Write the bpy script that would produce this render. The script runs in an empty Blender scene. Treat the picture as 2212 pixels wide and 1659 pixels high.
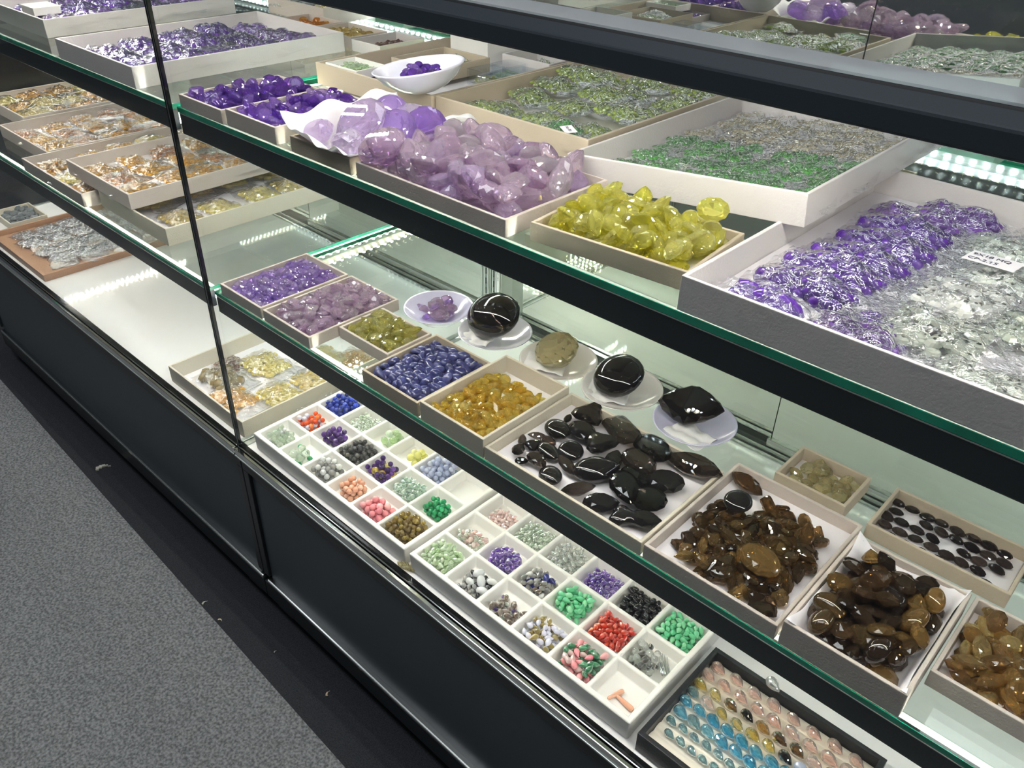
import bpy, math, random
from mathutils import Vector, Matrix
random.seed(7)
sc = bpy.context.scene
COL = sc.collection
PI = math.pi
rnd = random.random
def U(a, b): return a + (b - a) * random.random()

# ------------------------------------------------------------------ camera, world, lights, exposure
cam_d = bpy.data.cameras.new('camera')
cam = bpy.data.objects.new('camera', cam_d); COL.objects.link(cam)
cam_d.sensor_width = 36; cam_d.lens = 29.08; cam_d.clip_start = 0.02
Rr = ((0.72719547, 0.68618486, 0.01835963), (0.39247129, -0.39368677, -0.83125028), (-0.56316341, 0.61168706, -0.55559509))
cam.matrix_world = Matrix(((Rr[0][0], -Rr[1][0], -Rr[2][0], 1.16737), (Rr[0][1], -Rr[1][1], -Rr[2][1], -0.54554), (Rr[0][2], -Rr[1][2], -Rr[2][2], 0.94027), (0, 0, 0, 1)))
sc.camera = cam

world = bpy.data.worlds.new('hall_ambience'); sc.world = world; world.use_nodes = True
bg = world.node_tree.nodes['Background']; bg.inputs[0].default_value = (0.62, 0.72, 0.80, 1); bg.inputs[1].default_value = 0.06

def area(name, loc, size, size_y, power, color=(1, 1, 1), target=None):
    l = bpy.data.lights.new(name, 'AREA'); l.shape = 'RECTANGLE'; l.size = size; l.size_y = size_y; l.energy = power; l.color = color
    o = bpy.data.objects.new(name, l); COL.objects.link(o); o.location = loc
    d = (Vector(target) if target else Vector(loc) - Vector((0, 0, 1))) - Vector(loc)
    o.rotation_euler = d.to_track_quat('-Z', 'Y').to_euler()
    return o
# hall ceiling lamps, 3 m up
area('hall_ceiling_lamp', (0.2, -0.9, 3.2), 3.0, 0.5, 40, (0.93, 0.97, 1.0))
area('hall_ceiling_lamp', (-2.6, -0.8, 3.2), 0.5, 3.0, 18, (0.93, 0.97, 1.0))
area('hall_ceiling_lamp', (0.4, 2.4, 3.0), 3.0, 0.5, 18, (0.93, 0.97, 1.0))
LED_POWER = 215.0            # emission of every LED chip

sc.view_settings.view_transform = 'Standard'; sc.view_settings.look = 'None'
sc.view_settings.exposure = 0.0; sc.view_settings.gamma = 1.0; sc.view_settings.use_curve_mapping = False
sc.cycles.max_bounces = 14; sc.cycles.transparent_max_bounces = 24; sc.cycles.transmission_bounces = 13
sc.cycles.glossy_bounces = 5; sc.cycles.diffuse_bounces = 4; sc.cycles.use_denoising = True
sc.cycles.sample_clamp_indirect = 25.0; sc.cycles.sample_clamp_direct = 0.0; sc.cycles.blur_glossy = 0.1

# ------------------------------------------------------------------ measures (deck top is z = 0)
ZF, ZM, ZU = -0.44, 0.315, 0.607       # floor, top of the middle shelf, top of the upper shelf
XL, XR = -1.43, 1.43                   # ends of the two cases; they meet at x = 0
YB = 0.69                              # mirrored back doors

# ------------------------------------------------------------------ materials
def mat(name, color, rough=0.5, metal=0.0, trans=0.0, ior=1.5, alt=None, noise=None, bump=0.0, bscale=50, spec=0.5, sss=0.0, coat=0.0):
    m = bpy.data.materials.new(name); m.use_nodes = True
    nt = m.node_tree; b = nt.nodes['Principled BSDF']
    c = (*color, 1) if len(color) == 3 else color
    b.inputs['Base Color'].default_value = c; b.inputs['Roughness'].default_value = rough; b.inputs['Metallic'].default_value = metal
    b.inputs['Transmission Weight'].default_value = trans; b.inputs['IOR'].default_value = ior
    b.inputs['Specular IOR Level'].default_value = spec; b.inputs['Coat Weight'].default_value = coat
    if sss: b.inputs['Subsurface Weight'].default_value = sss; b.inputs['Subsurface Scale'].default_value = 0.004; b.inputs['Subsurface Radius'].default_value = (1, 1, 1)
    if alt:                      # colour varies from piece to piece
        oi = nt.nodes.new('ShaderNodeObjectInfo'); cr = nt.nodes.new('ShaderNodeValToRGB')
        cols = [color] + list(alt); el = cr.color_ramp.elements
        while len(el) < len(cols): el.new(0.5)
        for i, k in enumerate(cols): el[i].position = i / (len(cols) - 1); el[i].color = (*k, 1)
        nt.links.new(oi.outputs['Random'], cr.inputs[0]); nt.links.new(cr.outputs[0], b.inputs['Base Color'])
    if noise:                    # (scale, second colour, detail)
        tc = nt.nodes.new('ShaderNodeTexCoord'); nz = nt.nodes.new('ShaderNodeTexNoise'); mx = nt.nodes.new('ShaderNodeValToRGB')
        nz.inputs['Scale'].default_value = noise[0]; nz.inputs['Detail'].default_value = noise[2]
        mx.color_ramp.elements[0].position = 0.35; mx.color_ramp.elements[1].position = 0.65
        mx.color_ramp.elements[0].color = c; mx.color_ramp.elements[1].color = (*noise[1], 1)
        nt.links.new(tc.outputs['Object'], nz.inputs['Vector']); nt.links.new(nz.outputs['Fac'], mx.inputs[0]); nt.links.new(mx.outputs[0], b.inputs['Base Color'])
    if bump:
        tc = nt.nodes.new('ShaderNodeTexCoord'); nz = nt.nodes.new('ShaderNodeTexNoise'); bp = nt.nodes.new('ShaderNodeBump')
        nz.inputs['Scale'].default_value = bscale; nz.inputs['Detail'].default_value = 4; bp.inputs['Strength'].default_value = bump; bp.inputs['Distance'].default_value = 0.002
        nt.links.new(tc.outputs['Object'], nz.inputs['Vector']); nt.links.new(nz.outputs['Fac'], bp.inputs['Height']); nt.links.new(bp.outputs[0], b.inputs['Normal'])
    return m

def sheet_glass(name, tint, refl=1.0, rough=0.0, bump=0.0, bscale=30, bdist=0.004, haze=0.0):
    """thin glass or film: see-through with a Fresnel reflection"""
    m = bpy.data.materials.new(name); m.use_nodes = True; nt = m.node_tree; nt.nodes.clear()
    out = nt.nodes.new('ShaderNodeOutputMaterial'); mx = nt.nodes.new('ShaderNodeMixShader')
    tr = nt.nodes.new('ShaderNodeBsdfTransparent'); gl = nt.nodes.new('ShaderNodeBsdfGlossy'); fr = nt.nodes.new('ShaderNodeLayerWeight'); pw = nt.nodes.new('ShaderNodeMath'); ad = nt.nodes.new('ShaderNodeMath')
    mu = nt.nodes.new('ShaderNodeMath'); mu.operation = 'MULTIPLY'; mu.inputs[1].default_value = refl; mu.use_clamp = True
    tr.inputs[0].default_value = (*tint, 1); gl.inputs['Roughness'].default_value = rough; gl.inputs['Color'].default_value = (1, 1, 1, 1); fr.inputs[0].default_value = 0.5
    pw.operation = 'POWER'; pw.inputs[1].default_value = 4.5; ad.operation = 'MULTIPLY_ADD'; ad.inputs[1].default_value = 0.95; ad.inputs[2].default_value = 0.045
    nt.links.new(fr.outputs['Facing'], pw.inputs[0]); nt.links.new(pw.outputs[0], ad.inputs[0]); nt.links.new(ad.outputs[0], mu.inputs[0]); nt.links.new(mu.outputs[0], mx.inputs[0])
    nt.links.new(tr.outputs[0], mx.inputs[1]); nt.links.new(gl.outputs[0], mx.inputs[2])
    last = mx
    if haze:
        df = nt.nodes.new('ShaderNodeBsdfDiffuse'); df.inputs[0].default_value = (0.9, 0.92, 0.95, 1); m2 = nt.nodes.new('ShaderNodeMixShader'); m2.inputs[0].default_value = haze
        nt.links.new(mx.outputs[0], m2.inputs[1]); nt.links.new(df.outputs[0], m2.inputs[2]); last = m2
    if bump:
        tc = nt.nodes.new('ShaderNodeTexCoord'); nz = nt.nodes.new('ShaderNodeTexNoise'); bp = nt.nodes.new('ShaderNodeBump')
        nz.inputs['Scale'].default_value = bscale; nz.inputs['Detail'].default_value = 3; nz.inputs['Distortion'].default_value = 1.5
        bp.inputs['Strength'].default_value = bump; bp.inputs['Distance'].default_value = bdist
        nt.links.new(tc.outputs['Object'], nz.inputs['Vector']); nt.links.new(nz.outputs['Fac'], bp.inputs['Height'])
        nt.links.new(bp.outputs[0], gl.inputs['Normal']); nt.links.new(bp.outputs[0], fr.inputs['Normal'])
    nt.links.new(last.outputs[0], out.inputs[0])
    return m

def emit(name, color, strength):
    m = bpy.data.materials.new(name); m.use_nodes = True; nt = m.node_tree; nt.nodes.clear()
    out = nt.nodes.new('ShaderNodeOutputMaterial'); e = nt.nodes.new('ShaderNodeEmission')
    e.inputs[0].default_value = (*color, 1); e.inputs[1].default_value = strength; nt.links.new(e.outputs[0], out.inputs[0])
    return m

M = {}
M['slate'] = mat('slate_painted_panel', (0.042, 0.055, 0.068), 0.42, bump=0.05, bscale=900)
M['slate_dark'] = mat('dark_frame_paint', (0.018, 0.024, 0.028), 0.38)
M['channel'] = mat('shelf_channel_paint', (0.012, 0.018, 0.022), 0.30, noise=(6, (0.018, 0.026, 0.030), 3))
M['black'] = mat('black_rubber', (0.004, 0.004, 0.005), 0.5)
M['gasket'] = mat('black_glass_edge', (0.003, 0.004, 0.004), 0.15)
M['alu'] = mat('brushed_aluminium', (0.62, 0.64, 0.63), 0.22, metal=1.0)
M['alu_grey'] = mat('satin_aluminium', (0.50, 0.54, 0.52), 0.38, metal=0.8)
M['chrome'] = mat('polished_trim', (0.78, 0.78, 0.76), 0.10, metal=1.0)
M['deck'] = mat('white_gloss_deck', (0.79, 0.78, 0.79), 0.05, spec=0.6)
M['mirror'] = mat('mirror_silvering', (0.84, 0.87, 0.82), 0.015, metal=1.0)
M['pane'] = sheet_glass("clear_pane", (0.985, 0.99, 0.985), 0.4)
M['shelf'] = sheet_glass('shelf_glass', (0.93, 0.965, 0.94), 1.0)
M['edge'] = mat('green_glass_edge', (0.0, 0.20, 0.11), 0.12, noise=(22, (0.0, 0.34, 0.20), 5), trans=0.0, coat=0.5)
M['strip'] = sheet_glass('ribbed_light_cover', (0.80, 0.84, 0.86), 1.2, 0.25, haze=0.40)
M['led_white'] = emit('led_chip_white', (0.86, 0.95, 1.0), LED_POWER)
M['led_warm'] = emit('led_chip_warm', (1.0, 0.86, 0.62), LED_POWER)
M['carpet_dark'] = mat('dark_carpet', (0.016, 0.018, 0.023), 0.95, noise=(420, (0.036, 0.038, 0.046), 6), bump=0.5, bscale=700)
M['carpet'] = mat('grey_carpet', (0.10, 0.103, 0.11), 0.95, noise=(200, (0.29, 0.295, 0.305), 12), bump=0.6, bscale=600)
M['tray_beige'] = mat('beige_tray_linen', (0.52, 0.46, 0.42), 0.75, bump=0.25, bscale=400)
M['tray_tan'] = mat('tan_tray_linen', (0.47, 0.40, 0.31), 0.75, bump=0.25, bscale=400)
M['tray_white'] = mat('white_tray_leatherette', (0.60, 0.57, 0.57), 0.6, bump=0.25, bscale=350)
M['tray_cream'] = mat('cream_tray_linen', (0.58, 0.53, 0.44), 0.7, bump=0.25, bscale=400)
M['tray_brown'] = mat('brown_tray_wood', (0.36, 0.20, 0.12), 0.45, bump=0.1, bscale=60)
M['plastic_white'] = mat('white_flocked_plastic', (0.80, 0.79, 0.76), 0.65)
M['tray_black'] = mat('black_tray_leatherette', (0.012, 0.013, 0.016), 0.35, bump=0.2, bscale=300)
M['foam'] = mat('ivory_foam', (0.72, 0.66, 0.57), 0.85)
M['paper'] = mat('white_paper', (0.82, 0.79, 0.84), 0.8)
M['tissue'] = mat('white_tissue', (0.86, 0.85, 0.86), 0.85, sss=0.3)
M['lining'] = mat('tray_lining_paper', (0.72, 0.69, 0.70), 0.8)
M['ceramic'] = mat('white_glazed_ceramic', (0.74, 0.74, 0.84), 0.12, coat=0.5)
M['ceramic_warm'] = mat('cream_glazed_ceramic', (0.80, 0.77, 0.76), 0.12, coat=0.5)
M['ceramic_lilac'] = mat('lilac_glazed_ceramic', (0.64, 0.63, 0.84), 0.12, coat=0.5)
M['film'] = sheet_glass('clear_bag_film', (0.97, 0.975, 0.985), 3.4, 0.06, bump=0.5, bscale=90, bdist=0.006, haze=0.02)
M['boxclear'] = sheet_glass('clear_box_plastic', (0.93, 0.95, 0.97), 1.6, 0.05)
M['ink'] = mat('dark_ink', (0.05, 0.05, 0.08), 0.7)
M['lint'] = mat('white_lint', (0.6, 0.58, 0.5), 0.9)
M['wood'] = mat('pale_wood_chip', (0.75, 0.6, 0.4), 0.8)

def gem(name, c, alt=None, rough=0.03, trans=0.85, ior=1.55, sss=0.0):
    """cut stone: refracts, and lets some light straight through"""
    m = M[name] = mat(name, c, rough, trans=(0.80 if trans >= 0.9 and max(c) > 0.3 else trans), ior=(1.72 if trans >= 0.9 else ior), alt=alt, spec=0.6, sss=sss)
    k = (0.10 if name == 'amethyst_light' else 0.20) if trans >= 0.9 and max(c) > 0.5 else (0.12 if trans >= 0.85 else 0)
    if k:                        # part of the light passes straight through the stone
        nt = m.node_tree; b = nt.nodes['Principled BSDF']; o = nt.nodes['Material Output']; t = nt.nodes.new('ShaderNodeBsdfTransparent'); x = nt.nodes.new('ShaderNodeMixShader')
        x.inputs[0].default_value = k; t.inputs[0].default_value = (*c, 1)
        if b.inputs['Base Color'].is_linked: nt.links.new(b.inputs['Base Color'].links[0].from_socket, t.inputs[0])
        nt.links.new(b.outputs[0], x.inputs[1]); nt.links.new(t.outputs[0], x.inputs[2]); nt.links.new(x.outputs[0], o.inputs[0])
    return m
gem('amethyst_dark', (0.42, 0.20, 0.80), [(0.26, 0.10, 0.60), (0.66, 0.46, 0.92)], 0.01, 0.90)
gem('amethyst_mid', (0.76, 0.60, 0.95), [(0.56, 0.36, 0.86), (0.90, 0.80, 0.98)], 0.01, 0.90)
gem('amethyst_light', (0.94, 0.80, 0.94), [(0.86, 0.66, 0.88), (0.98, 0.91, 0.98)], 0.01, 0.901)
gem('amethyst_big', (0.93, 0.82, 1.0), [(0.84, 0.68, 0.97), (0.98, 0.93, 1.0)], 0.01, 0.92)
gem('olive', (0.90, 0.87, 0.36), [(0.76, 0.72, 0.22), (0.96, 0.94, 0.60)], 0.01, 0.90)
gem('lemon', (1.0, 0.975, 0.26), [(1.0, 0.985, 0.50), (0.99, 0.94, 0.12)], 0.01, 0.90)
gem('tanzanite', (0.065, 0.068, 0.24), [(0.045, 0.048, 0.17), (0.10, 0.105, 0.31)], 0.06, 0.25)
gem('citrine', (1.0, 0.86, 0.20), [(1.0, 0.76, 0.10), (1.0, 0.93, 0.40)], 0.01, 0.90)
gem('smoky', (0.035, 0.026, 0.024), [(0.012, 0.010, 0.010), (0.24, 0.18, 0.15)], 0.005, 0.9)
gem('smoky_black', (0.012, 0.010, 0.011), None, 0.02, 0.3)
gem('smoky_brown', (0.07, 0.036, 0.018), [(0.48, 0.29, 0.10), (0.15, 0.08, 0.04), (0.78, 0.54, 0.20)], 0.005, 0.90)
gem('smoky_amber', (0.03, 0.02, 0.015), [(0.15, 0.08, 0.035), (0.04, 0.025, 0.02), (0.46, 0.27, 0.08)], 0.005, 0.75)
gem('amber', (0.78, 0.50, 0.15), [(0.38, 0.22, 0.09), (0.92, 0.76, 0.36)], 0.005, 0.90)
gem('khaki', (0.88, 0.81, 0.50), [(0.66, 0.58, 0.34), (0.95, 0.92, 0.66)], 0.005, 0.90)
gem('smoky_rows', (0.05, 0.035, 0.032), [(0.025, 0.018, 0.02), (0.10, 0.07, 0.06)], 0.02, 0.6)
gem('garnet', (0.30, 0.10, 0.13), [(0.22, 0.07, 0.12), (0.38, 0.16, 0.18)])
gem('orange_citrine', (0.96, 0.56, 0.12), [(0.90, 0.46, 0.08), (0.98, 0.72, 0.26)], 0.01, 0.9)
gem('pale_citrine', (0.95, 0.84, 0.48), [(0.92, 0.76, 0.35), (0.97, 0.92, 0.70)])
gem('clear', (0.97, 0.98, 0.97), [(0.93, 0.97, 0.94), (0.99, 0.99, 0.99)], 0.02, 0.95)
gem('clear_green', (0.84, 0.93, 0.80), [(0.78, 0.90, 0.74), (0.92, 0.97, 0.90)], 0.04, 0.8)
gem('pale_green', (0.74, 0.88, 0.62), [(0.66, 0.86, 0.50), (0.80, 0.92, 0.76)], 0.05, 0.7)
gem('aqua_green', (0.62, 0.82, 0.70), [(0.54, 0.76, 0.60), (0.76, 0.90, 0.82)], 0.04, 0.8)
gem('green', (0.02, 0.40, 0.14), [(0.01, 0.30, 0.10), (0.06, 0.52, 0.22)], 0.12, 0.2)
gem('bright_green', (0.16, 0.62, 0.32), [(0.10, 0.54, 0.26), (0.30, 0.72, 0.42)], 0.12, 0.15)
gem('deep_green', (0.04, 0.26, 0.12), [(0.03, 0.20, 0.09), (0.07, 0.34, 0.16)], 0.08, 0.4)
gem('grey_moon', (0.40, 0.39, 0.38), [(0.20, 0.19, 0.19), (0.60, 0.60, 0.58)], 0.10, 0.4)
gem('dark_grey', (0.12, 0.12, 0.12), [(0.07, 0.07, 0.07), (0.22, 0.21, 0.20)], 0.08, 0.4)
gem('milk', (0.80, 0.81, 0.80), [(0.74, 0.76, 0.78), (0.86, 0.88, 0.84)], 0.12, 0.3)
gem('black_gem', (0.010, 0.010, 0.012), None, 0.05, 0.0)
gem('peach', (0.80, 0.42, 0.28), [(0.74, 0.35, 0.22), (0.86, 0.52, 0.38)], 0.15, 0.05)
gem('pink', (0.86, 0.34, 0.36), [(0.80, 0.22, 0.28), (0.90, 0.46, 0.46)], 0.15, 0.05)
gem('pale_pink', (0.92, 0.70, 0.68), [(0.92, 0.62, 0.60), (0.95, 0.82, 0.80)], 0.08, 0.5)
gem('olive_brown', (0.46, 0.33, 0.08), [(0.26, 0.17, 0.05), (0.62, 0.48, 0.12)], 0.05, 0.6)
gem('orange', (0.90, 0.16, 0.02), [(0.85, 0.08, 0.02), (0.95, 0.26, 0.04)], 0.10, 0.3)
gem('red', (0.72, 0.035, 0.012), [(0.60, 0.02, 0.01), (0.84, 0.09, 0.02)], 0.06, 0.4)
gem('lilac_white', (0.74, 0.72, 0.86), [(0.68, 0.68, 0.84), (0.80, 0.78, 0.90)], 0.12, 0.2)
gem('lapis', (0.02, 0.045, 0.34), [(0.01, 0.02, 0.18), (0.04, 0.08, 0.62)], 0.12, 0.0)
gem('navy', (0.015, 0.02, 0.20), [(0.01, 0.012, 0.14), (0.03, 0.05, 0.50)], 0.08, 0.1)
gem('yellow', (0.90, 0.88, 0.32), [(0.88, 0.85, 0.25), (0.94, 0.93, 0.50)], 0.10, 0.4)
gem('pale_blue', (0.62, 0.68, 0.86), [(0.54, 0.60, 0.84), (0.74, 0.78, 0.90)], 0.10, 0.45)
gem('purple_bead', (0.09, 0.03, 0.22), [(0.05, 0.015, 0.13), (0.20, 0.07, 0.42)], 0.05, 0.4)
gem('taupe', (0.20, 0.14, 0.11), [(0.14, 0.09, 0.07), (0.32, 0.24, 0.20)], 0.05, 0.5)
gem('blue_topaz', (0.18, 0.62, 0.86), [(0.10, 0.52, 0.80), (0.34, 0.74, 0.90)], 0.02, 0.9)
gem('teal_topaz', (0.36, 0.58, 0.64), [(0.30, 0.50, 0.56), (0.44, 0.68, 0.74)], 0.02, 0.85)
gem('peach_drop', (0.98, 0.72, 0.64), [(0.98, 0.66, 0.58), (0.99, 0.80, 0.76)], 0.02, 0.8)
gem('gold_drop', (0.92, 0.78, 0.30), [(0.90, 0.72, 0.20), (0.93, 0.86, 0.50)], 0.02, 0.88)
for _n, _c in dict(f_green=(0.48, 0.60, 0.14), f_leaf=(0.13, 0.44, 0.09), f_straw=(0.66, 0.58, 0.36), f_gold=(0.84, 0.44, 0.06), f_copper=(0.64, 0.28, 0.10), f_lemon=(0.93, 0.68, 0.22), f_clear=(0.82, 0.90, 0.80),
                   f_grey=(0.74, 0.72, 0.76), f_brick=(0.34, 0.10, 0.06), f_brown=(0.48, 0.36, 0.17), f_purple=(0.13, 0.04, 0.38), f_violet=(0.28, 0.13, 0.54)).items():
    M[_n] = mat(_n, _c, 0.06, trans=0.45, ior=1.5, alt=[tuple(min(1, k * 1.25) for k in _c), tuple(k * .75 for k in _c)])
M['pebble'] = mat('grey_pebble', (0.13, 0.14, 0.15), 0.6, alt=[(0.08, 0.09, 0.10), (0.22, 0.23, 0.24)])

# ------------------------------------------------------------------ mesh helpers
class MB:
    def __init__(s): s.v = []; s.f = []; s.m = []
    def add(s, vs, fs, mi=0):
        k = len(s.v); s.v += [tuple(v) for v in vs]; s.f += [tuple(i + k for i in f) for f in fs]; s.m += [mi] * len(fs); return s
    def box(s, x0, x1, y0, y1, z0, z1, mi=0):
        return s.add([(x0, y0, z0), (x1, y0, z0), (x1, y1, z0), (x0, y1, z0), (x0, y0, z1), (x1, y0, z1), (x1, y1, z1), (x0, y1, z1)],
                     [(0, 3, 2, 1), (4, 5, 6, 7), (0, 1, 5, 4), (1, 2, 6, 5), (2, 3, 7, 6), (3, 0, 4, 7)], mi)
    def mesh(s, name, mats, smooth=False):
        me = bpy.data.meshes.new(name); me.from_pydata(s.v, [], s.f)
        for m in (mats if isinstance(mats, (list, tuple)) else [mats]): me.materials.append(M[m] if isinstance(m, str) else m)
        me.polygons.foreach_set('material_index', s.m)
        if smooth: me.polygons.foreach_set('use_smooth', [True] * len(me.polygons))
        me.update(); return me
    def build(s, name, mats, parent=None, smooth=False, bevel=0):
        o = bpy.data.objects.new(name, s.mesh(name, mats, smooth)); COL.objects.link(o)
        if parent: o.parent = parent
        if bevel:
            b = o.modifiers.new('b', 'BEVEL'); b.width = bevel; b.segments = 2; b.limit_method = 'ANGLE'
        return o
def tag(o, label=None, cat=None, group=None, kind=None):
    if label: o['label'] = label
    if cat: o['category'] = cat
    if group: o['group'] = group
    if kind: o['kind'] = kind
    return o
def empty(name, loc=(0, 0, 0), rz=0.0, rx=0.0, ry=0.0):
    o = bpy.data.objects.new(name, None); COL.objects.link(o); o.location = loc; o.rotation_euler = (rx, ry, rz); o.empty_display_size = 0.02; return o
def copy_tree(o, parent=None):
    c = o.copy(); COL.objects.link(c)
    if parent: c.parent = parent
    for ch in list(o.children): copy_tree(ch, c)
    return c
def lathe(prof, n=40, sx=1.0, sy=1.0):
    mb = MB(); vs = []; fs = []
    for r, z in prof:
        for i in range(n):
            a = 2 * PI * i / n; vs.append((r * math.cos(a) * sx, r * math.sin(a) * sy, z))
    for j in range(len(prof) - 1):
        for i in range(n):
            a, b = j * n + i, j * n + (i + 1) % n; fs.append((a, b, b + n, a + n))
    fs.append(tuple(range(n - 1, -1, -1))) if prof[0][0] > 1e-6 else None
    k = (len(prof) - 1) * n
    fs.append(tuple(range(k, k + n)))
    return mb.add(vs, fs)
def text_part(name, s, size, loc, rot, parent, m='ink'):
    cu = bpy.data.curves.new(name, 'FONT'); cu.body = s; cu.size = size; cu.extrude = 0.0001; cu.materials.append(M[m])
    o = bpy.data.objects.new(name, cu); COL.objects.link(o); me = bpy.data.meshes.new_from_object(o.evaluated_get(bpy.context.evaluated_depsgraph_get())); bpy.data.objects.remove(o)
    o = bpy.data.objects.new(name, me); COL.objects.link(o); o.location = loc; o.rotation_euler = rot; o.parent = parent; return o

# ------------------------------------------------------------------ gem shapes (unit: half length 1 along x)
def outline(kind, a):
    c, s = math.cos(a), math.sin(a)
    if kind == 'round': return c, s
    if kind == 'oval': return c, 0.74 * s
    if kind == 'pear':
        w = 0.66 * (1 + 0.0 * c); x = c; return x, w * s * (1 - 0.55 * max(0, c) ** 1.5)
    if kind == 'marquise': return c * (1.0 + 0.12 * abs(c) ** 6), 0.5 * s * abs(s) ** 0.35
    if kind == 'cushion':
        q = 2.0 / 4.5; return math.copysign(abs(c) ** q, c), 0.78 * math.copysign(abs(s) ** q, s)
    if kind == 'kite':
        q = 2.0 / 1.35; return math.copysign(abs(c) ** q, c), 0.72 * math.copysign(abs(s) ** q, s)
    if kind == 'trillion':
        r = 0.82 + 0.18 * math.cos(3 * a); return r * c, r * s
    if kind == 'barrel':
        q = 2.0 / 7; x = math.copysign(abs(c) ** q, c); return x, 0.62 * math.copysign(abs(s) ** q, s) * (1 - 0.16 * x * x)
    return c, s
_cache = {}
def shape(kind, style='cut', n=16):
    mb = MB(); vs = []; fs = []
    def ring(sc_, z, off): return [(outline(kind, 2 * PI * (i + off) / n)[0] * sc_, outline(kind, 2 * PI * (i + off) / n)[1] * sc_, z) for i in range(n)]
    if style == 'cut': R = [(0.0, -0.54, 0), (0.58, -0.30, 0.5), (1, -0.03, 0), (1, 0.03, 0), (0.80, 0.22, 0.5), (0.55, 0.29, 0)]
    elif style == 'big': R = [(0.0, -0.46, 0), (0.42, -0.36, 0), (0.80, -0.18, 0.5), (1, -0.02, 0), (1, 0.03, 0), (0.86, 0.20, 0.5), (0.62, 0.30, 0)]
    elif style == 'dome': R = [(0.0, -0.30, 0), (0.55, -0.26, 0), (0.85, -0.16, 0.5), (1, 0, 0), (0.97, 0.12, 0), (0.86, 0.26, 0), (0.66, 0.37, 0), (0.40, 0.43, 0), (0.18, 0.455, 0)]
    elif style == 'cab': R = [(0.6, -0.22, 0), (0.92, -0.17, 0), (1, -0.04, 0), (0.97, 0.10, 0), (0.84, 0.26, 0), (0.60, 0.38, 0), (0.30, 0.44, 0), (0.10, 0.455, 0)]
    for (s_, z, off) in R: vs += ring(s_ if s_ > 0 else 0.001, z, off)
    offs = [r[2] for r in R]
    for j in range(len(R) - 1):
        for i in range(n):
            a, b = j * n + i, j * n + (i + 1) % n; c, d = a + n, b + n
            if offs[j] == offs[j + 1]: fs.append((a, b, d, c))
            elif offs[j + 1] > offs[j]: fs += [(a, b, c), (b, d, c)]
            else: fs += [(a, b, d), (a, d, c)]
    k = (len(R) - 1) * n; fs.append(tuple(range(k, k + n))); fs.append(tuple(range(n - 1, -1, -1)))
    mb.add(vs, fs); return mb
def profile_gem(prof, n, facet):
    mb = MB(); vs = []; fs = []
    for j, (x, r) in enumerate(prof):
        off = 0.5 * (j % 2) if facet else 0
        for i in range(n):
            a = 2 * PI * (i + off) / n; vs.append((x, r * math.cos(a), r * math.sin(a)))
    for j in range(len(prof) - 1):
        for i in range(n):
            a, b = j * n + i, j * n + (i + 1) % n; c, d = a + n, b + n
            if not facet: fs.append((a, c, d, b))
            elif j % 2 == 0: fs += [(a, c, b), (b, c, d)]
            else: fs += [(a, c, d), (a, d, b)]
    k = (len(prof) - 1) * n; fs.append(tuple(range(k, k + n))); fs.append(tuple(range(n - 1, -1, -1)))
    return mb.add(vs, fs)
DROP = [(-1.0, 0.03), (-0.97, 0.20), (-0.86, 0.38), (-0.66, 0.53), (-0.40, 0.62), (-0.1, 0.62), (0.2, 0.54), (0.48, 0.40), (0.72, 0.25), (0.90, 0.11), (1.0, 0.02)]
OLIVE = [(-1.0, 0.04), (-0.93, 0.26), (-0.75, 0.46), (-0.5, 0.59), (-0.2, 0.65), (0.2, 0.65), (0.5, 0.59), (0.75, 0.46), (0.93, 0.26), (1.0, 0.04)]
def gmesh(kind, m):
    """kind: cut_oval, big_pear, cab_oval, bead, drop, briolette, rod, pebble ..."""
    key = (kind, m)
    if key in _cache: return _cache[key]
    smooth = False
    if kind == 'bead':
        mb = MB(); n, k = 14, 9; vs = []; fs = []
        for j in range(k + 1):
            t = PI * j / k
            for i in range(n): a = 2 * PI * i / n; vs.append((max(math.sin(t), 0.002) * math.cos(a), max(math.sin(t), 0.002) * math.sin(a), math.cos(t)))
        for j in range(k):
            for i in range(n): a, b = j * n + i, j * n + (i + 1) % n; fs.append((a, a + n, b + n, b))
        mb.add(vs, fs); smooth = True
    elif kind == 'drop': mb = profile_gem(DROP, 14, False); smooth = True
    elif kind == 'olive': mb = profile_gem(OLIVE, 12, False); smooth = True
    elif kind == 'briolette': mb = profile_gem(DROP, 14, True)
    elif kind == 'rod': mb = profile_gem([(-1, 0.02), (-0.95, 0.03), (0.3, 0.05), (0.8, 0.06), (1, 0.03)], 6, False)
    elif kind == 'baton': mb = profile_gem([(-1, 0.10), (-0.9, 0.17), (0.0, 0.25), (0.75, 0.28), (0.95, 0.22), (1, 0.1)], 9, False); smooth = True
    elif kind == 'pebble':
        mb = profile_gem(OLIVE, 10, True); rs = random.Random(3); mb.v = [(x + rs.uniform(-.08, .08), y * 1.1 + rs.uniform(-.08, .08), z * 0.8 + rs.uniform(-.08, .08)) for x, y, z in mb.v]
    else:
        st, k = kind.split('_'); mb = shape(k, st, {'big': 12, 'dome': 20, 'cut': 10}.get(st, 16)); smooth = st == 'cab' or st == 'dome'
    me = mb.mesh(kind, m, smooth); _cache[key] = me; return me
COLN = ['first', 'second', 'third', 'fourth', 'fifth', 'sixth']
FLAT = {'cut': 0.50, 'big': 0.42, 'dome': 0.46, 'cab': 0.40}
def place(name, kind, m, size, loc, rot, label=None, cat='gemstone', group=None, sz=1.0, parent=None):
    o = bpy.data.objects.new(name, gmesh(kind, m)); COL.objects.link(o)
    o.location = loc; o.rotation_euler = rot; o.scale = (size, size, size * sz)
    if parent: o.parent = parent
    else: tag(o, label, cat, group)
    return o

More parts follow.
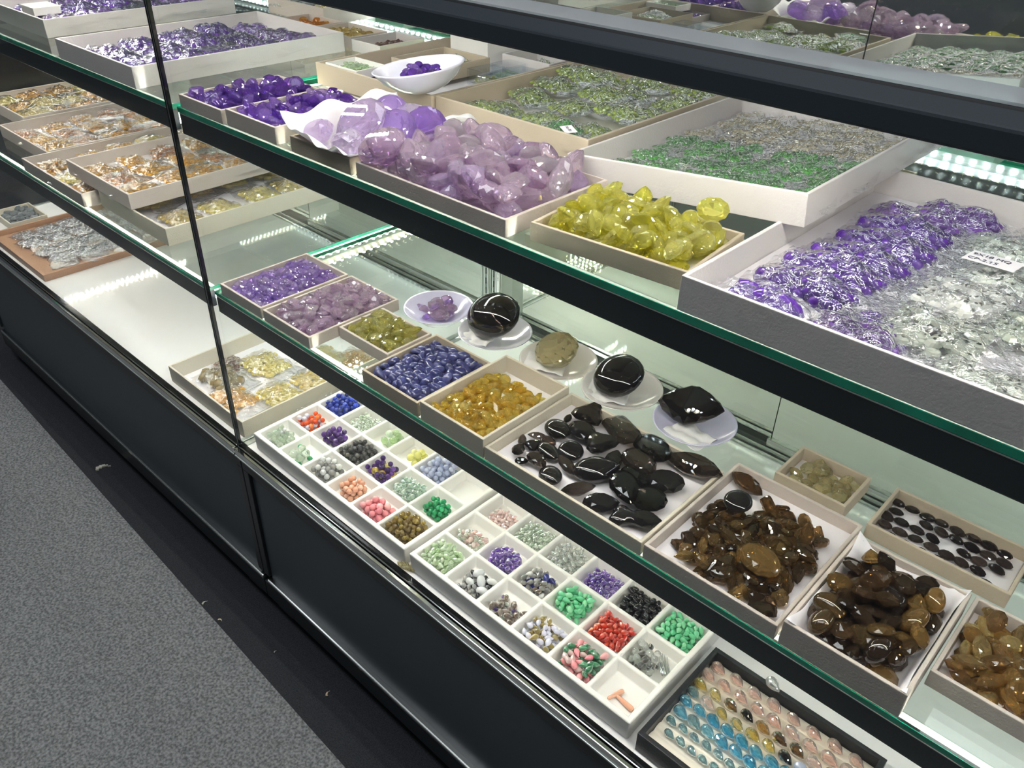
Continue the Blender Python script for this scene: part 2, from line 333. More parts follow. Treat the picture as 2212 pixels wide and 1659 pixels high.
CUT = {'round': 'round', 'oval': 'oval', 'pear': 'pear-shaped', 'marquise': 'boat-shaped', 'cushion': 'cushion-cut', 'kite': 'diamond-shaped', 'trillion': 'triangular', 'barrel': 'rectangular'}
def spot(kind, lay, u, v, label):
    w = CUT.get(kind.split('_')[-1], ''); side = 'front' if v < -.17 else ('back' if v > .17 else 'middle'); lr = 'left' if u < -.17 else ('right' if u > .17 else '')
    return ('%s %s, %s%s' % (w, label, 'on top ' if lay > .9 else '', side + ('-' + lr if lr else ''))).strip()
def heap(region, z0, n, picks, name, label, group, tilt=0.5, mound=0.0, cat='gemstone', tries=30, zmax=None, pack=0.74, shape_fn=None, lattice=False):
    """drop n stones one by one into region (x0, x1, y0, y1); picks = [(kind, material, half length min, max), ...]"""
    x0, x1, y0, y1 = region; cx, cy = (x0 + x1) / 2, (y0 + y1) / 2; placed = []; out = []; pts = []
    if lattice:
        pr = max(p[3] for p in picks) * (.84 if picks[0][0] == 'bead' else .58) * 2.0 * .97; ox, oy = U(0, pr), U(0, pr)
        for i in range(-1, int((x1 - x0) / pr) + 3):
            for j in range(-1, int((y1 - y0) / (pr * .87)) + 3): pts.append((x0 + ox - pr + (i + .5 * (j % 2)) * pr, y0 + oy - pr + j * pr * .87))
    for q in range(n):
        kind, m, a, b = random.choice(picks); s = U(a, b) * {'bead': .84, 'drop': .76, 'olive': .80}.get(kind, 1.0)
        r = s * {'bead': 1.0, 'drop': 0.74, 'olive': 0.76, 'briolette': 0.74, 'baton': 0.6, 'rod': 0.4, 'pebble': 0.8}.get(kind, 0.80)
        h = s * {'bead': 1.0, 'drop': 0.62, 'olive': 0.65, 'briolette': 0.62, 'baton': 0.27, 'rod': 0.1, 'pebble': 0.52}.get(kind, FLAT.get(kind.split('_')[0], 0.5) * 1.05)
        best = None
        for t in range(tries):
            x, y = U(x0 + r, x1 - r), U(y0 + r, y1 - r)
            if pts and t % 4:
                px, py = random.choice(pts); k = .5 if len(placed) > len(pts) * .55 else 0
                x, y = px + k * pr * .5 + U(-.06, .06) * pr, py + k * pr * .29 + U(-.06, .06) * pr
                if not (x0 + r * .95 <= x <= x1 - r * .95 and y0 + r * .95 <= y <= y1 - r * .95): continue
            if shape_fn and not shape_fn((x - cx) / max(1e-6, (x1 - x0) / 2), (y - cy) / max(1e-6, (y1 - y0) / 2)): continue
            z = z0 + h
            for (px, py, pz, pr, ph) in placed:
                d2 = (px - x) ** 2 + (py - y) ** 2; rr = (r + pr) * pack
                if d2 < rr * rr: z = max(z, pz + (h + ph) * pack * math.sqrt(1 - d2 / (rr * rr)) * 1.08)
            cost = z + mound * math.hypot((x - cx), (y - cy))
            if best is None or cost < best[0]: best = (cost, x, y, z)
        if best is None: continue
        _, x, y, z = best
        if zmax and z > zmax: continue
        placed.append((x, y, z, r, h))
        lay = min(1.0, max(0.0, (z - z0 - h) / (h + 1e-6))); tl = tilt * (0.25 + 0.75 * lay)
        if kind in ('drop', 'olive', 'briolette', 'baton', 'rod'): rot = (U(0, 6), U(-tl, tl) * 0.6, U(0, 2 * PI))
        else: rot = (U(-tl, tl) + (PI if rnd() < 0.3 and kind[:3] == 'cut' else 0), U(-tl, tl), U(0, 2 * PI))
        out.append(place(name, kind, m, s, (x, y, z), rot, spot(kind, lay, (x - cx) / (x1 - x0), (y - cy) / (y1 - y0), label), cat, group, 1.3 if '_' in kind else 1.0))
    return out

# ------------------------------------------------------------------ floor
fl = MB().box(-6, 5, -5, 5, ZF - 0.05, ZF).build('floor', 'carpet_dark'); tag(fl, kind='structure')
cp = MB()
cp.add([(-6, -5, ZF), (5, -5, ZF), (5, -0.230, ZF), (-6, 0.027, ZF), (-6, -5, ZF + .006), (5, -5, ZF + .006), (5, -0.230, ZF + .006), (-6, 0.027, ZF + .006)],
       [(0, 3, 2, 1), (4, 5, 6, 7), (0, 1, 5, 4), (1, 2, 6, 5), (2, 3, 7, 6), (3, 0, 4, 7)])
tag(cp.build('carpet', 'carpet'), 'mottled light grey aisle carpet laid in front of the showcases', 'carpet')
def lint(name, x, y, l, m, a, label):
    mb = MB(); n = 5
    for i in range(n):
        t0, t1 = i / n, (i + 1) / n; w = l * 0.10
        mb.box(t0 * l, t1 * l * 1.02, math.sin(t0 * 3) * l * .3 - w, math.sin(t1 * 3) * l * .3 + w, 0, w * 1.2)
    o = mb.build(name, m); o.location = (x, y, ZF + .001); o.rotation_euler = (0, 0, a); tag(o, label, 'litter')
lint('wood_chip', 0.255, -0.057, 0.012, 'wood', 1.9, 'tan wood chip on the dark floor in front of the right showcase')
lint('lint_scrap', 0.097, -0.070, 0.006, 'lint', 1.6, 'tiny white scrap on the dark floor beyond the wood chip')
lint('thread', -0.712, -0.068, 0.035, 'lint', 1.1, 'short grey thread on the dark floor beside the left showcase')
lint('fluff', -0.118, -0.106, 0.012, 'lint', 1.5, 'pale fluff at the edge of the grey carpet')
lint('straw', -0.058, -0.104, 0.010, 'wood', 0.2, 'bit of straw at the edge of the grey carpet')

# ------------------------------------------------------------------ LED strips (x0,x1 along X or along Y)
def led_row(mb, a, b, fixed, z, axis, face, pitch=0.0165, s=0.0034, mi=0):
    n = int(abs(b - a) / pitch)
    for i in range(n):
        t = a + (i + 0.5) * pitch
        if axis == 'x': mb.box(t - s / 2, t + s / 2, fixed - s / 2, fixed + s / 2, z - s / 2, z + s / 2, mi)
        else: mb.box(fixed - s / 2, fixed + s / 2, t - s / 2, t + s / 2, z - s / 2, z + s / 2, mi)

# ------------------------------------------------------------------ the two showcases
def showcase(x0, x1, label):
    R = empty('display_case', ((x0 + x1) / 2, 0.34, ZF)); tag(R, label, 'display case')
    P = Vector(R.location)
    def part(name, mb, m, bevel=0, parent=None):
        mb.v = [(x - P.x, y - P.y, z - P.z) for x, y, z in mb.v]
        return mb.build(name, m, parent or R, bevel=bevel)
    g = 0.0015
    a, b = x0 + g, x1 - g
    # base cabinet
    part('base_cabinet', MB().box(a, b, 0.012, YB + 0.03, -0.385, -0.013), 'slate_dark')
    f = MB(); f.box(a, b, -0.012, 0.012, -0.052, -0.013); f.box(a, a + 0.018, -0.012, 0.012, -0.325, -0.052); f.box(b - 0.018, b, -0.012, 0.012, -0.325, -0.052); f.box(a, b, -0.014, 0.012, -0.390, -0.345)
    part('base_frame', f, 'slate_dark', 0.0012)
    part('front_panel', MB().box(a + 0.0195, b - 0.0195, -0.006, 0.012, -0.334, -0.0535), 'slate')
    part('base_trim', MB().box(a + 0.012, b, -0.016, 0.0, -0.3445, -0.333), 'alu', 0.003)
    k = MB(); k.box(a + 0.05, b - 0.05, 0.09, 0.60, ZF, -0.385); 
    part('plinth', k, 'black')
    for fx in (a + 0.03, b - 0.08): part('foot', MB().box(fx, fx + 0.05, -0.010, 0.05, -0.405, -0.390), 'slate_dark', 0.002)
    # rails round the deck
    r = MB(); r.box(a, b, -0.020, -0.0135, -0.012, 0.0); r.box(a, b, -0.0125, -0.0105, -0.012, 0.003)
    part('front_rail', r, 'chrome', 0.0015)
    part('rail_lip', MB().box(a, b, -0.022, -0.0145, -0.016, -0.0125), 'alu_grey', 0.001)
    part('rail_gasket', MB().box(a, b, -0.0100, 0.001, -0.012, 0.0005), 'gasket')
    for sx, q in ((a, 1), (b, -1)): part('side_rail', MB().box(min(sx, sx + q * 0.011), max(sx, sx + q * 0.011), 0.001, 0.639, -0.012, 0.003), 'alu_grey', 0.001)
    br = MB(); br.box(a + .02, b - .02, 0.640, 0.649, -0.012, 0.004); br.box(a + .02, b - .02, 0.652, 0.658, -0.012, 0.010); br.box(a + .02, b - .02, 0.690, 0.70, -0.012, 0.004)
    part('back_rail', br, 'alu', 0.0015)
    part('deck', MB().box(a + 0.011, b - 0.011, 0.001, 0.64, -0.012, 0.0), 'deck')
    # uprights at the back, slotted
    for sx, q in ((a, 1), (b, -1)):
        u = MB(); u.box(min(sx, sx + q * .030), max(sx, sx + q * .030), 0.646, 0.70, -0.012, 0.790)
        for e in (0.006, 0.016, 0.026): u.box(sx + q * e - .002, sx + q * e + .002, 0.642, 0.646, -0.012, 0.790)
        up = part('back_post', u, 'alu_grey', 0.001)
        s = MB()
        for i in range(30): s.box(sx + q * 0.0105 - .0011, sx + q * 0.0105 + .0011, 0.6410, 0.6425, 0.02 + i * .0245, 0.034 + i * .0245)
        part('post_slot', s, 'black', parent=up)
        if x0 == 0 and q == 1:
            lb = part('post_label', MB().box(a + .0175, a + .0250, 0.6445, 0.6455, 0.05, 0.155), 'paper', parent=up)
            text_part('label_text', 'PROF 101', 0.0085, (a + .0190 - P.x, 0.6443 - P.y, 0.145 - P.z), (PI / 2, PI / 2, 0), up)
    # sliding mirror doors
    xm = (x0 + x1) / 2 - 0.015
    d1 = part('sliding_door', MB().box(a + .030, xm + 0.03, 0.682, 0.687, 0.004, 0.785), 'mirror')
    part('door_rail', MB().box(a + .030, xm + 0.03, 0.676, 0.690, 0.0041, 0.020), 'alu', 0.001, d1)
    d2 = part('sliding_door', MB().box(xm, b - .030, 0.666, 0.671, 0.004, 0.785), 'mirror'); part('door_edge', MB().box(xm - .0016, xm, 0.6655, 0.6715, 0.026, 0.785), 'gasket', 0, d2)
    part('door_rail', MB().box(xm - .006, b - .030, 0.660, 0.674, 0.0101, 0.026), 'alu', 0.001, d2)
    # glass
    part('front_glass', MB().box(a + .0032, b - .0032, -0.0100, -0.0050, 0.0005, 0.790), 'pane')
    for xx in (a, b - .0030): part('glass_edge', MB().box(xx, xx + .0030, -0.0102, -0.0048, 0.0005, 0.790), 'gasket')
    if x1 == 0: part('joint_seal', MB().box(b + .0002, b + .0022, -0.0098, -0.0060, 0.0005, 0.790), 'alu_grey')
    part('side_glass', MB().box(*( (a + .001, a + .005) if x0 == 0 else (a, a + .004)), 0.002, 0.648, 0.003, 0.790), 'pane')
    # header
    h = MB(); h.box(a, b, -0.014, 0.030, 0.789, 0.807)
    part('header', h, 'slate', 0.0025)
    part('header_gasket', MB().box(a, b, 0.030, 0.056, 0.786, 0.803), 'black')
    part('light_cover', MB().box(a, b, 0.056, 0.100, 0.796, 0.805), 'strip')
    part('top_glass', MB().box(a, b, 0.100, 0.70, 0.798, 0.803), 'pane')
    st = part('led_strip', MB().box(a + .02, b - .02, 0.050, 0.074, 0.781, 0.786), 'alu')
    l = MB(); led_row(l, a + .03, b - .03, 0.056, 0.7790, 'x', 0); led_row(l, a + .038, b - .03, 0.068, 0.7790, 'x', 0, mi=1)
    part('led_chips', l, ['led_white', 'led_warm'], parent=st)
    return R
showcase(XL, 0, 'left glass showcase with an empty white patch on its deck')
showcase(0, XR, 'right glass showcase holding the white sorting trays and the smoky stones')

def glass_shelf(x0, x1, z, th, depth, label, back=False, side=True):
    R = empty('glass_shelf', ((x0 + x1) / 2, depth / 2, z)); tag(R, label, 'shelf'); P = Vector(R.location)
    def part(name, mb, m, bevel=0, parent=None):
        mb.v = [(x - P.x, y - P.y, zz - P.z) for x, y, zz in mb.v]; return mb.build(name, m, parent or R, bevel=bevel)
    a, b = x0 + 0.009, x1 - 0.009
    part('glass_plate', MB().box(a, b, 0.0012, depth - .0012, z - th, z), 'shelf')
    e = MB(); e.box(a, b, 0.0, 0.0011, z - th, z - .0001); e.box(a, b, depth - .0011, depth, z - th, z - .0001)
    e.box(a - .0011, a, 0, depth, z - th, z - .0001); e.box(b, b + .0011, 0, depth, z - th, z - .0001)
    part('green_edge', e, 'edge')
    ch = part('front_channel', MB().box(a + .002, b - .002, 0.0, 0.010, z - th - .031, z - th - .0002), 'channel', 0.0012)
    part('channel_lip', MB().box(a + .002, b - .002, -0.0008, 0.0, z - th - .0012, z - th - .0004), 'alu_grey', parent=ch)
    part('light_shield', MB().box(a + .002, b - .002, 0.0165, 0.0175, z - th - .0275, z - th - .0002), 'alu_grey', parent=ch)
    l = MB(); led_row(l, a + .01, b - .01, 0.0128, z - th - .0255, 'x', 0); led_row(l, a + .018, b - .01, 0.0128, z - th - .0255, 'x', 0, mi=1)
    part('led_chips', l, ['led_white', 'led_warm'], parent=ch)
    if side:
        for xx in (a + (.030 if x0 < -1 else .004), b - .012):
            s = part('side_light_bar', MB().box(xx, xx + .008, 0.16, depth - .02, z - th - .014, z - th - .002), 'alu_grey')
            l = MB(); led_row(l, 0.17, depth - .03, xx + .004, z - th - .0160, 'y', 0); led_row(l, 0.178, depth - .03, xx + .009, z - th - .010, 'y', 0, mi=1)
            part('led_chips', l, ['led_white', 'led_warm'], parent=s)
    if back:
        s = part('back_light_bar', MB().box(a, b, depth, depth + .008, z - th - .012, z - .002), 'alu_grey')
        l = MB(); led_row(l, a + .01, b - .01, depth + .0005, z - th - .006, 'x', 0, s=.0045)
        part('led_chips', l, ['led_white'], parent=s); part('light_shield', MB().box(a, b, depth - .032, depth + .010, z - th - .0135, z - th - .0122), 'alu_grey', parent=s)  # shield plate added below the chips, blocking their reflection in the lower shelf
    return R
glass_shelf(XL, 0, ZM, .006, 0.620, 'middle glass shelf of the left showcase, holding trays of amber bags')
glass_shelf(0, XR, ZM, .006, 0.620, 'middle glass shelf of the right showcase, holding smoky stones and plates')
glass_shelf(XL, 0, ZU, .007, 0.632, 'upper glass shelf of the left showcase, holding big white trays of purple bags', True)
glass_shelf(0, XR, ZU, .007, 0.632, 'upper glass shelf of the right showcase, holding amethyst heaps and green bags', True)

# ------------------------------------------------------------------ trays
def tray(name, x0, x1, y0, y1, z, h, m, label, cat='tray', wall=0.004, rz=0.0, lining='lining', group=None, floor=0.003):
    cx, cy = (x0 + x1) / 2, (y0 + y1) / 2; w, d = (x1 - x0) / 2, (y1 - y0) / 2
    mb = MB(); t = wall
    V = [(-w, -d), (w, -d), (w, d), (-w, d)]; I = [(-w + t, -d + t), (w - t, -d + t), (w - t, d - t), (-w + t, d - t)]
    vs = [(x, y, 0) for x, y in V] + [(x, y, h) for x, y in V] + [(x, y, h) for x, y in I] + [(x, y, floor) for x, y in I]
    fs = [(3, 2, 1, 0), (12, 13, 14, 15)]
    for i in range(4):
        j = (i + 1) % 4; fs += [(i, j, j + 4, i + 4), (i + 4, j + 4, j + 8, i + 8), (i + 8, j + 8, j + 12, i + 12)]
    o = mb.add(vs, fs).build(name, m, bevel=0.0008); o.location = (cx, cy, z); o.rotation_euler = (0, 0, rz); tag(o, label, cat, group)
    if lining:
        l = MB().box(-w + t + .0008, w - t - .0008, -d + t + .0008, d - t - .0008, floor + .0002, floor + .0008).build('tray_lining', lining, o)
    return o
def inner(x0, x1, y0, y1, t=0.005): return (x0 + t, x1 - t, y0 + t, y1 - t)
FL = 0.0042     # content starts this far above the shelf

# middle shelf, right case
A = (0.026, 0.142, 0.003, 0.168); tray('display_tray', *A, ZM, .019, 'tray_beige', 'shallow beige tray of purple amethysts at the corner post')
heap(inner(*A), ZM + FL, 240, [('cut_round', 'amethyst_mid', .0062, .009), ('cut_oval', 'amethyst_mid', .0075, .010), ('cab_oval', 'amethyst_mid', .0065, .009), ('cut_cushion', 'amethyst_mid', .006, .009)], 'amethyst', 'purple amethyst in the tray at the corner post', 'purple amethysts in the tray at the corner post', 0.6, 0.05, zmax=ZM + .030)
B = (0.148, 0.266, 0.003, 0.170); tray('display_tray', *B, ZM, .019, 'tray_beige', 'shallow beige tray of pale lilac amethysts next to the purple ones')
heap(inner(*B), ZM + FL, 150, [('cut_round', 'amethyst_light', .008, .011), ('cut_oval', 'amethyst_light', .010, .014), ('cut_cushion', 'amethyst_light', .008, .011), ('cut_pear', 'amethyst_light', .009, .013)], 'lilac_amethyst', 'pale lilac faceted amethyst on the middle shelf', 'pale lilac amethysts in the beige tray on the middle shelf', 0.7, 0.05, zmax=ZM + .038)
C_ = (0.270, 0.380, 0.053, 0.136); tray('display_tray', *C_, ZM, .019, 'tray_beige', 'small beige tray of olive green gems')
heap(inner(*C_), ZM + FL, 95, [('cut_oval', 'olive', .008, .012), ('cut_round', 'olive', .006, .009), ('cut_marquise', 'olive', .009, .013), ('cut_cushion', 'olive', .007, .010)], 'olive_gem', 'olive green faceted gem in the small beige tray', 'olive green gems in the small tray', 0.6, 0.2, zmax=ZM + .028)
D = (0.389, 0.501, -0.002, 0.136); D = (0.389, 0.501, 0.002, 0.137); tray('display_tray', *D, ZM, .022, 'tray_tan', 'beige tray of smooth violet-blue cabochons')
heap(inner(*D), ZM + FL, 185, [('cab_oval', 'tanzanite', .0085, .0105), ('cab_round', 'tanzanite', .0075, .0095), ('cab_pear', 'tanzanite', .009, .011)], 'blue_cabochon', 'smooth violet-blue oval cabochon', 'violet-blue cabochons', 0.75, 0.02, zmax=ZM + .028)
E_ = (0.506, 0.619, 0.002, 0.160); tray('display_tray', *E_, ZM, .028, 'tray_cream', 'deeper cream tray of golden yellow citrines')
heap((0.512, 0.613, 0.006, 0.135), ZM + FL, 230, [('cut_oval', 'citrine', .0065, .009), ('cut_round', 'citrine', .006, .0085), ('cut_pear', 'citrine', .007, .010), ('cut_marquise', 'citrine', .008, .011)], 'citrine', 'golden yellow faceted citrine', 'golden yellow citrines', 0.7, 0.10, zmax=ZM + .036)
Fd = (0.621, 0.849, 0.002, 0.163); tray('display_tray', *Fd, ZM, .019, 'tray_cream', 'wide cream tray of large loose black smoky stones', lining='paper')
G = (0.852, 1.003, 0.002, 0.189); tray('display_tray', *G, ZM, .019, 'tray_beige', 'tray of mixed brown smoky quartz cuts beside the black stones', lining='paper')
H_ = (1.007, 1.121, 0.002, 0.158); tray('display_tray', *H_, ZM, .030, 'tray_beige', 'deep tray lined with loose white paper, heaped with dark smoky stones')
K = (0.892, 0.977, 0.202, 0.271); tray('display_tray', *K, ZM, .020, 'tray_tan', 'smallest beige box, with a few khaki gems, behind the brown stones', lining='paper')
J = (1.004, 1.148, 0.195, 0.277); tray('display_tray', *J, ZM, .019, 'tray_tan', 'tan tray of dark oval stones laid out in neat rows', lining='paper')
I_ = (1.124, 1.262, 0.052, 0.170); tray('display_tray', *I_, ZM, .020, 'tray_beige', 'beige tray of amber coloured gems at the right edge', lining='paper')

def lay(kind, m, x, y, s, rz, name, label, tilt=(0, 0), z=ZM + FL, cat='gemstone', group=None, dz=0):
    st = kind.split('_')[0]; hz = s * {'cut': .52, 'big': .40, 'dome': .31, 'cab': .22}.get(st, .6)
    return place(name, kind, m, s, (x, y, z + hz + dz), (tilt[0], tilt[1], rz), label, cat, group)
SMK = [('cut_pear', 'smoky', .647, .034, .011, 1.9, 'pear'), ('cut_marquise', 'smoky', .638, .050, .010, 2.2, 'marquise'), ('cut_trillion', 'smoky_black', .654, .052, .011, 1.2, 'trillion'),
 ('cut_marquise', 'smoky', .645, .070, .010, .6, 'marquise'), ('cut_oval', 'smoky', .661, .071, .010, .2, 'oval'), ('dome_oval', 'smoky', .675, .056, .0155, -.3, 'oval'),
 ('cut_round', 'smoky', .6625, .022, .0075, 0, 'round'), ('cut_pear', 'smoky', .6775, .033, .0145, -.2, 'pear'), ('dome_oval', 'smoky', .655, .096, .0185, -.3, 'oval'),
 ('dome_round', 'smoky_black', .693, .076, .0145, 0, 'round'), ('dome_oval', 'smoky', .706, .024, .0165, -.5, 'oval'), ('cut_marquise', 'smoky', .7095, .049, .0155, -.35, 'marquise'),
 ('cut_marquise', 'smoky', .648, .124, .009, 1.9, 'marquise'), ('big_oval', 'smoky_black', .680, .113, .0205, -.4, 'oval'), ('big_trillion', 'smoky', .665, .146, .0215, -.4, 'trillion'),
 ('big_trillion', 'smoky_black', .7115, .108, .0225, .8, 'trillion'), ('big_barrel', 'smoky', .7165, .145, .0270, -.45, 'barrel'), ('big_oval', 'smoky', .764, .142, .0265, -.5, 'oval'),
 ('big_oval', 'smoky', .766, .112, .0235, -.4, 'oval'), ('cut_pear', 'smoky', .742, .096, .0155, 1.9, 'pear'), ('dome_pear', 'smoky_black', .740, .066, .0260, .9, 'pear'),
 ('cut_marquise', 'smoky', .746, .024, .0175, 1.0, 'marquise'), ('big_pear', 'smoky_black', .778, .026, .0190, .8, 'pear'), ('big_pear', 'smoky', .783, .063, .0250, -.7, 'pear'),
 ('big_oval', 'smoky', .779, .088, .0190, -.3, 'oval'), ('dome_trillion', 'smoky_black', .808, .027, .0180, .4, 'trillion'), ('big_pear', 'smoky_black', .829, .038, .0190, .3, 'pear'),
 ('big_oval', 'smoky_black', .808, .104, .0210, .5, 'oval'), ('big_round', 'smoky', .812, .068, .0190, .0, 'round'), ('big_marquise', 'smoky', .818, .148, .0300, .05, 'marquise')]
seen = {}
for i, (k, m, x, y, s, rz, cut) in enumerate(SMK):
    sz = 'small' if s < .013 else ('medium' if s < .02 else 'large')
    tone = 'black' if m == 'smoky_black' else 'grey-brown'
    where = 'left' if x < .685 else ('middle' if x < .765 else 'right'); side = 'front' if y < .055 else ('centre' if y < .1 else 'back')
    o = lay(k, m, x, y, s * 1.1, rz, 'smoky_quartz', '%s %s %s smoky stone, %s %s of the wide cream tray' % (sz, tone, cut, where, side), tilt=(U(-.18, .18), U(-.15, .15)), dz=0.001, group='large loose smoky stones')
    if o['label'] in seen:
        q, base = seen[o['label']], o['label']; a_, b_ = (q, o) if q.location.x < x else (o, q); a_['label'] = base + ', left of two'; b_['label'] = base + ', right of two'
    else: seen[o['label']] = o
MIX = [('cut_oval', 'smoky_brown', .009, .013), ('cut_marquise', 'smoky_brown', .010, .015), ('cut_cushion', 'smoky_brown', .008, .011), ('cut_pear', 'smoky_brown', .010, .013), ('cut_barrel', 'smoky_brown', .009, .012), ('cut_trillion', 'smoky_brown', .009, .011), ('cut_round', 'smoky_brown', .007, .010)]
gcut = lambda u, v: (u * u + v * v < 1.15) and not (u < -0.25 and v > 0.45) and v > -.95
heap((0.862, .995, 0.010, .165), ZM + FL, 130, MIX, 'brown_quartz', 'brown smoky quartz beside the large black stones', 'brown smoky quartz heap', 0.7, 0.05, zmax=ZM + .034, shape_fn=gcut)
lay('big_marquise', 'smoky_amber', .878, .165, .021, -.25, 'brown_quartz', 'long boat-shaped dark brown stone at the back of the brown heap', tilt=(.5, 0), dz=.004)
lay('dome_round', 'smoky_black', .893, .115, .0155, 0, 'brown_quartz', 'round black domed stone showing lamp reflections on the brown heap', tilt=(.2, 0), dz=.022)
lay('big_oval', 'smoky_amber', .952, .058, .0240, -.3, 'brown_quartz', 'biggest oval brown stone at the front of the brown heap', tilt=(.1, 0), dz=.013)
lay('big_round', 'smoky_brown', .925, .031, .0150, 0, 'brown_quartz', 'round dark brown stone left of the biggest oval', tilt=(.1, 0), dz=.008)
lay('cut_barrel', 'smoky_brown', .981, .016, .0140, .5, 'brown_quartz', 'rectangular ribbed brown stone in the front corner of the tray', dz=.002)
heap((1.012, 1.116, 0.010, .150), ZM + FL + .002, 84, [('cut_oval', 'smoky_amber', .012, .017), ('cut_round', 'smoky_amber', .011, .0145), ('cut_pear', 'smoky_amber', .012, .017), ('dome_oval', 'smoky_amber', .012, .016), ('cut_marquise', 'smoky_amber', .012, .017)], 'smoky_stone', 'chunky dark smoky stone in the paper-lined deep tray', 'dark smoky stones in the paper-lined tray', 0.7, 0.15, zmax=ZM + .043, shape_fn=lambda u, v: u * u + v * v < 1.0)
heap(inner(*I_), ZM + FL, 90, [('cut_oval', 'amber', .010, .014), ('cut_marquise', 'amber', .011, .016), ('cut_pear', 'amber', .010, .014), ('cut_round', 'amber', .008, .011)], 'amber_gem', 'amber gem in the tray at the right edge', 'amber gems in the tray at the right edge', 0.7, 0.03, zmax=ZM + .030)
heap(inner(*K), ZM + FL, 18, [('cut_oval', 'khaki', .009, .012), ('cut_pear', 'khaki', .009, .011), ('cut_cushion', 'khaki', .008, .010)], 'khaki_gem', 'khaki see-through gem in the smallest beige box', 'khaki gems in the smallest box', 0.5, 0.0, zmax=ZM + .03)
for j in range(5):
    for i in range(8):
        if (i + j * 3) % 11 == 10: continue
        x = 1.013 + i * .0160 + (j % 2) * .004; y = .205 + j * .0148 + U(-.001, .001)
        if x > 1.143: continue
        place('row_stone', 'cut_oval', 'smoky_rows', U(.0082, .0092), (x + U(-.001, .001), y, ZM + FL + .0044), (U(-.1, .1), U(-.1, .1), U(-.5, .3)), 'dark brown oval stone, neat rows of the tan tray, %s row from the front' % COLN[j], 'gemstone', 'dark oval stones laid in rows')
# loose paper under the heap in the deep tray
def crumple(name, x0, x1, y0, y1, zf, m, parent=None, label=None, cat=None, n=22, seed=1, f=None, th=0.0004):
    rs = random.Random(seed); vs = []; fs = []
    ph = [rs.uniform(0, 6) for _ in range(6)]
    for j in range(n + 1):
        for i in range(n + 1):
            u, v = i / n, j / n; x = x0 + (x1 - x0) * u; y = y0 + (y1 - y0) * v
            dx, dy, z = f(u, v, ph); vs.append((x + dx, y + dy, zf + z))
    for j in range(n):
        for i in range(n): a = j * (n + 1) + i; fs.append((a, a + 1, a + n + 2, a + n + 1))
    o = MB().add(vs, fs).build(name, m, parent, smooth=True)
    sm = o.modifiers.new('s', 'SOLIDIFY'); sm.thickness = th; sm.offset = 1
    if label: tag(o, label, cat)
    return o
def liner(u, v, ph):
    e = max(abs(2 * u - 1), abs(2 * v - 1)); c = max(0.0, (e - .86) / .14); co = max(0, abs(2 * u - 1) + abs(2 * v - 1) - 1.7) / .3
    return (0.004 * c * (1 if u > .5 else -1) * co, -0.006 * c * co * (1 if v < .5 else -1), 0.021 * c + 0.010 * co + 0.0022 * math.sin(9 * u + ph[0]) * c + .0022 * math.sin(11 * v + ph[1]) * c)
crumple('paper_sheet', 1.0125, 1.1155, .0075, .1525, ZM + .0040, 'paper', None, 'loose white paper sheet under the dark smoky stones, corners curling up', 'paper', f=liner)

# ------------------------------------------------------------------ plates on the middle shelf
def plate(x, y, r, h, m, label):
    o = lathe([(r * .50, 0), (r * .56, 0), (r * .60, .002), (r * .97, h - .001), (r, h), (r * .985, h + .0008), (r * .94, h - .001), (r * .58, .0045), (0.001, .0035)], 56).build('plate', m, smooth=True)
    o.location = (x, y, ZM); tag(o, label, 'plate'); return o
plate(.329, .196, .054, .020, 'ceramic_lilac', 'lilac plate heaped with small pale amethysts')
plate(.434, .212, .055, .014, 'ceramic', 'white plate under the largest egg-shaped dark stone')
plate(.5485, .2215, .055, .012, 'ceramic_warm', 'cream plate under the glittering olive-brown oval stone')
plate(.655, .227, .055, .013, 'ceramic_warm', 'cream plate under the glossy black oval stone')
plate(.7665, .231, .053, .013, 'ceramic_lilac', 'lilac plate under the diamond-shaped black stone')
heap((.300, .358, .168, .226), ZM + .006, 26, [('cut_oval', 'amethyst_light', .009, .012), ('cut_pear', 'amethyst_light', .009, .012), ('cut_round', 'amethyst_mid', .007, .009)], 'plate_amethyst', 'pale amethyst piled on the lilac plate', 'pale amethysts on the lilac plate', 0.8, 0.5, zmax=ZM + .034, shape_fn=lambda u, v: u * u + v * v < 1)
def napkin(x, y, w, d, rz, seed, label, z=ZM + .0062):
    def fn(u, v, ph): return (0, 0, .003 * abs(math.sin(4 * u + 3 * v + ph[0])) + .0025 * abs(math.sin(7 * v - 2 * u + ph[1])) + .001 * math.sin(17 * u + ph[2]))
    o = crumple('tissue', -w / 2, w / 2, -d / 2, d / 2, 0, 'tissue', None, label, 'tissue', 18, seed, fn); o.location = (x, y, z); o.rotation_euler = (0, 0, rz)
napkin(.420, .190, .050, .046, .3, 1, 'folded white tissue under the largest egg-shaped dark stone')
napkin(.540, .205, .058, .050, .5, 2, 'white tissue under the glittering olive-brown stone')
napkin(.648, .207, .056, .044, .4, 3, 'white tissue under the glossy black oval stone')
napkin(.777, .205, .054, .040, -.2, 4, 'crumpled white tissue under the diamond-shaped black stone')
place('egg_stone', 'dome_oval', 'smoky', .0500, (.434, .210, ZM + .039), (0.62, -.30, -.10), 'largest egg-shaped dark smoky stone, standing tilted on a plate', 'gemstone', None, 1.25)
place('egg_stone', 'big_oval', 'khaki', .0430, (.548, .217, ZM + .028), (0.40, -.25, -.60), 'glittering olive-brown faceted oval stone on a cream plate', 'gemstone', None, 1.3)
place('egg_stone', 'dome_round', 'smoky_black', .0350, (.652, .222, ZM + .030), (0.42, -.12, -.1), 'glossy black oval stone with a dotted lamp reflection on a cream plate', 'gemstone', None, 1.35)
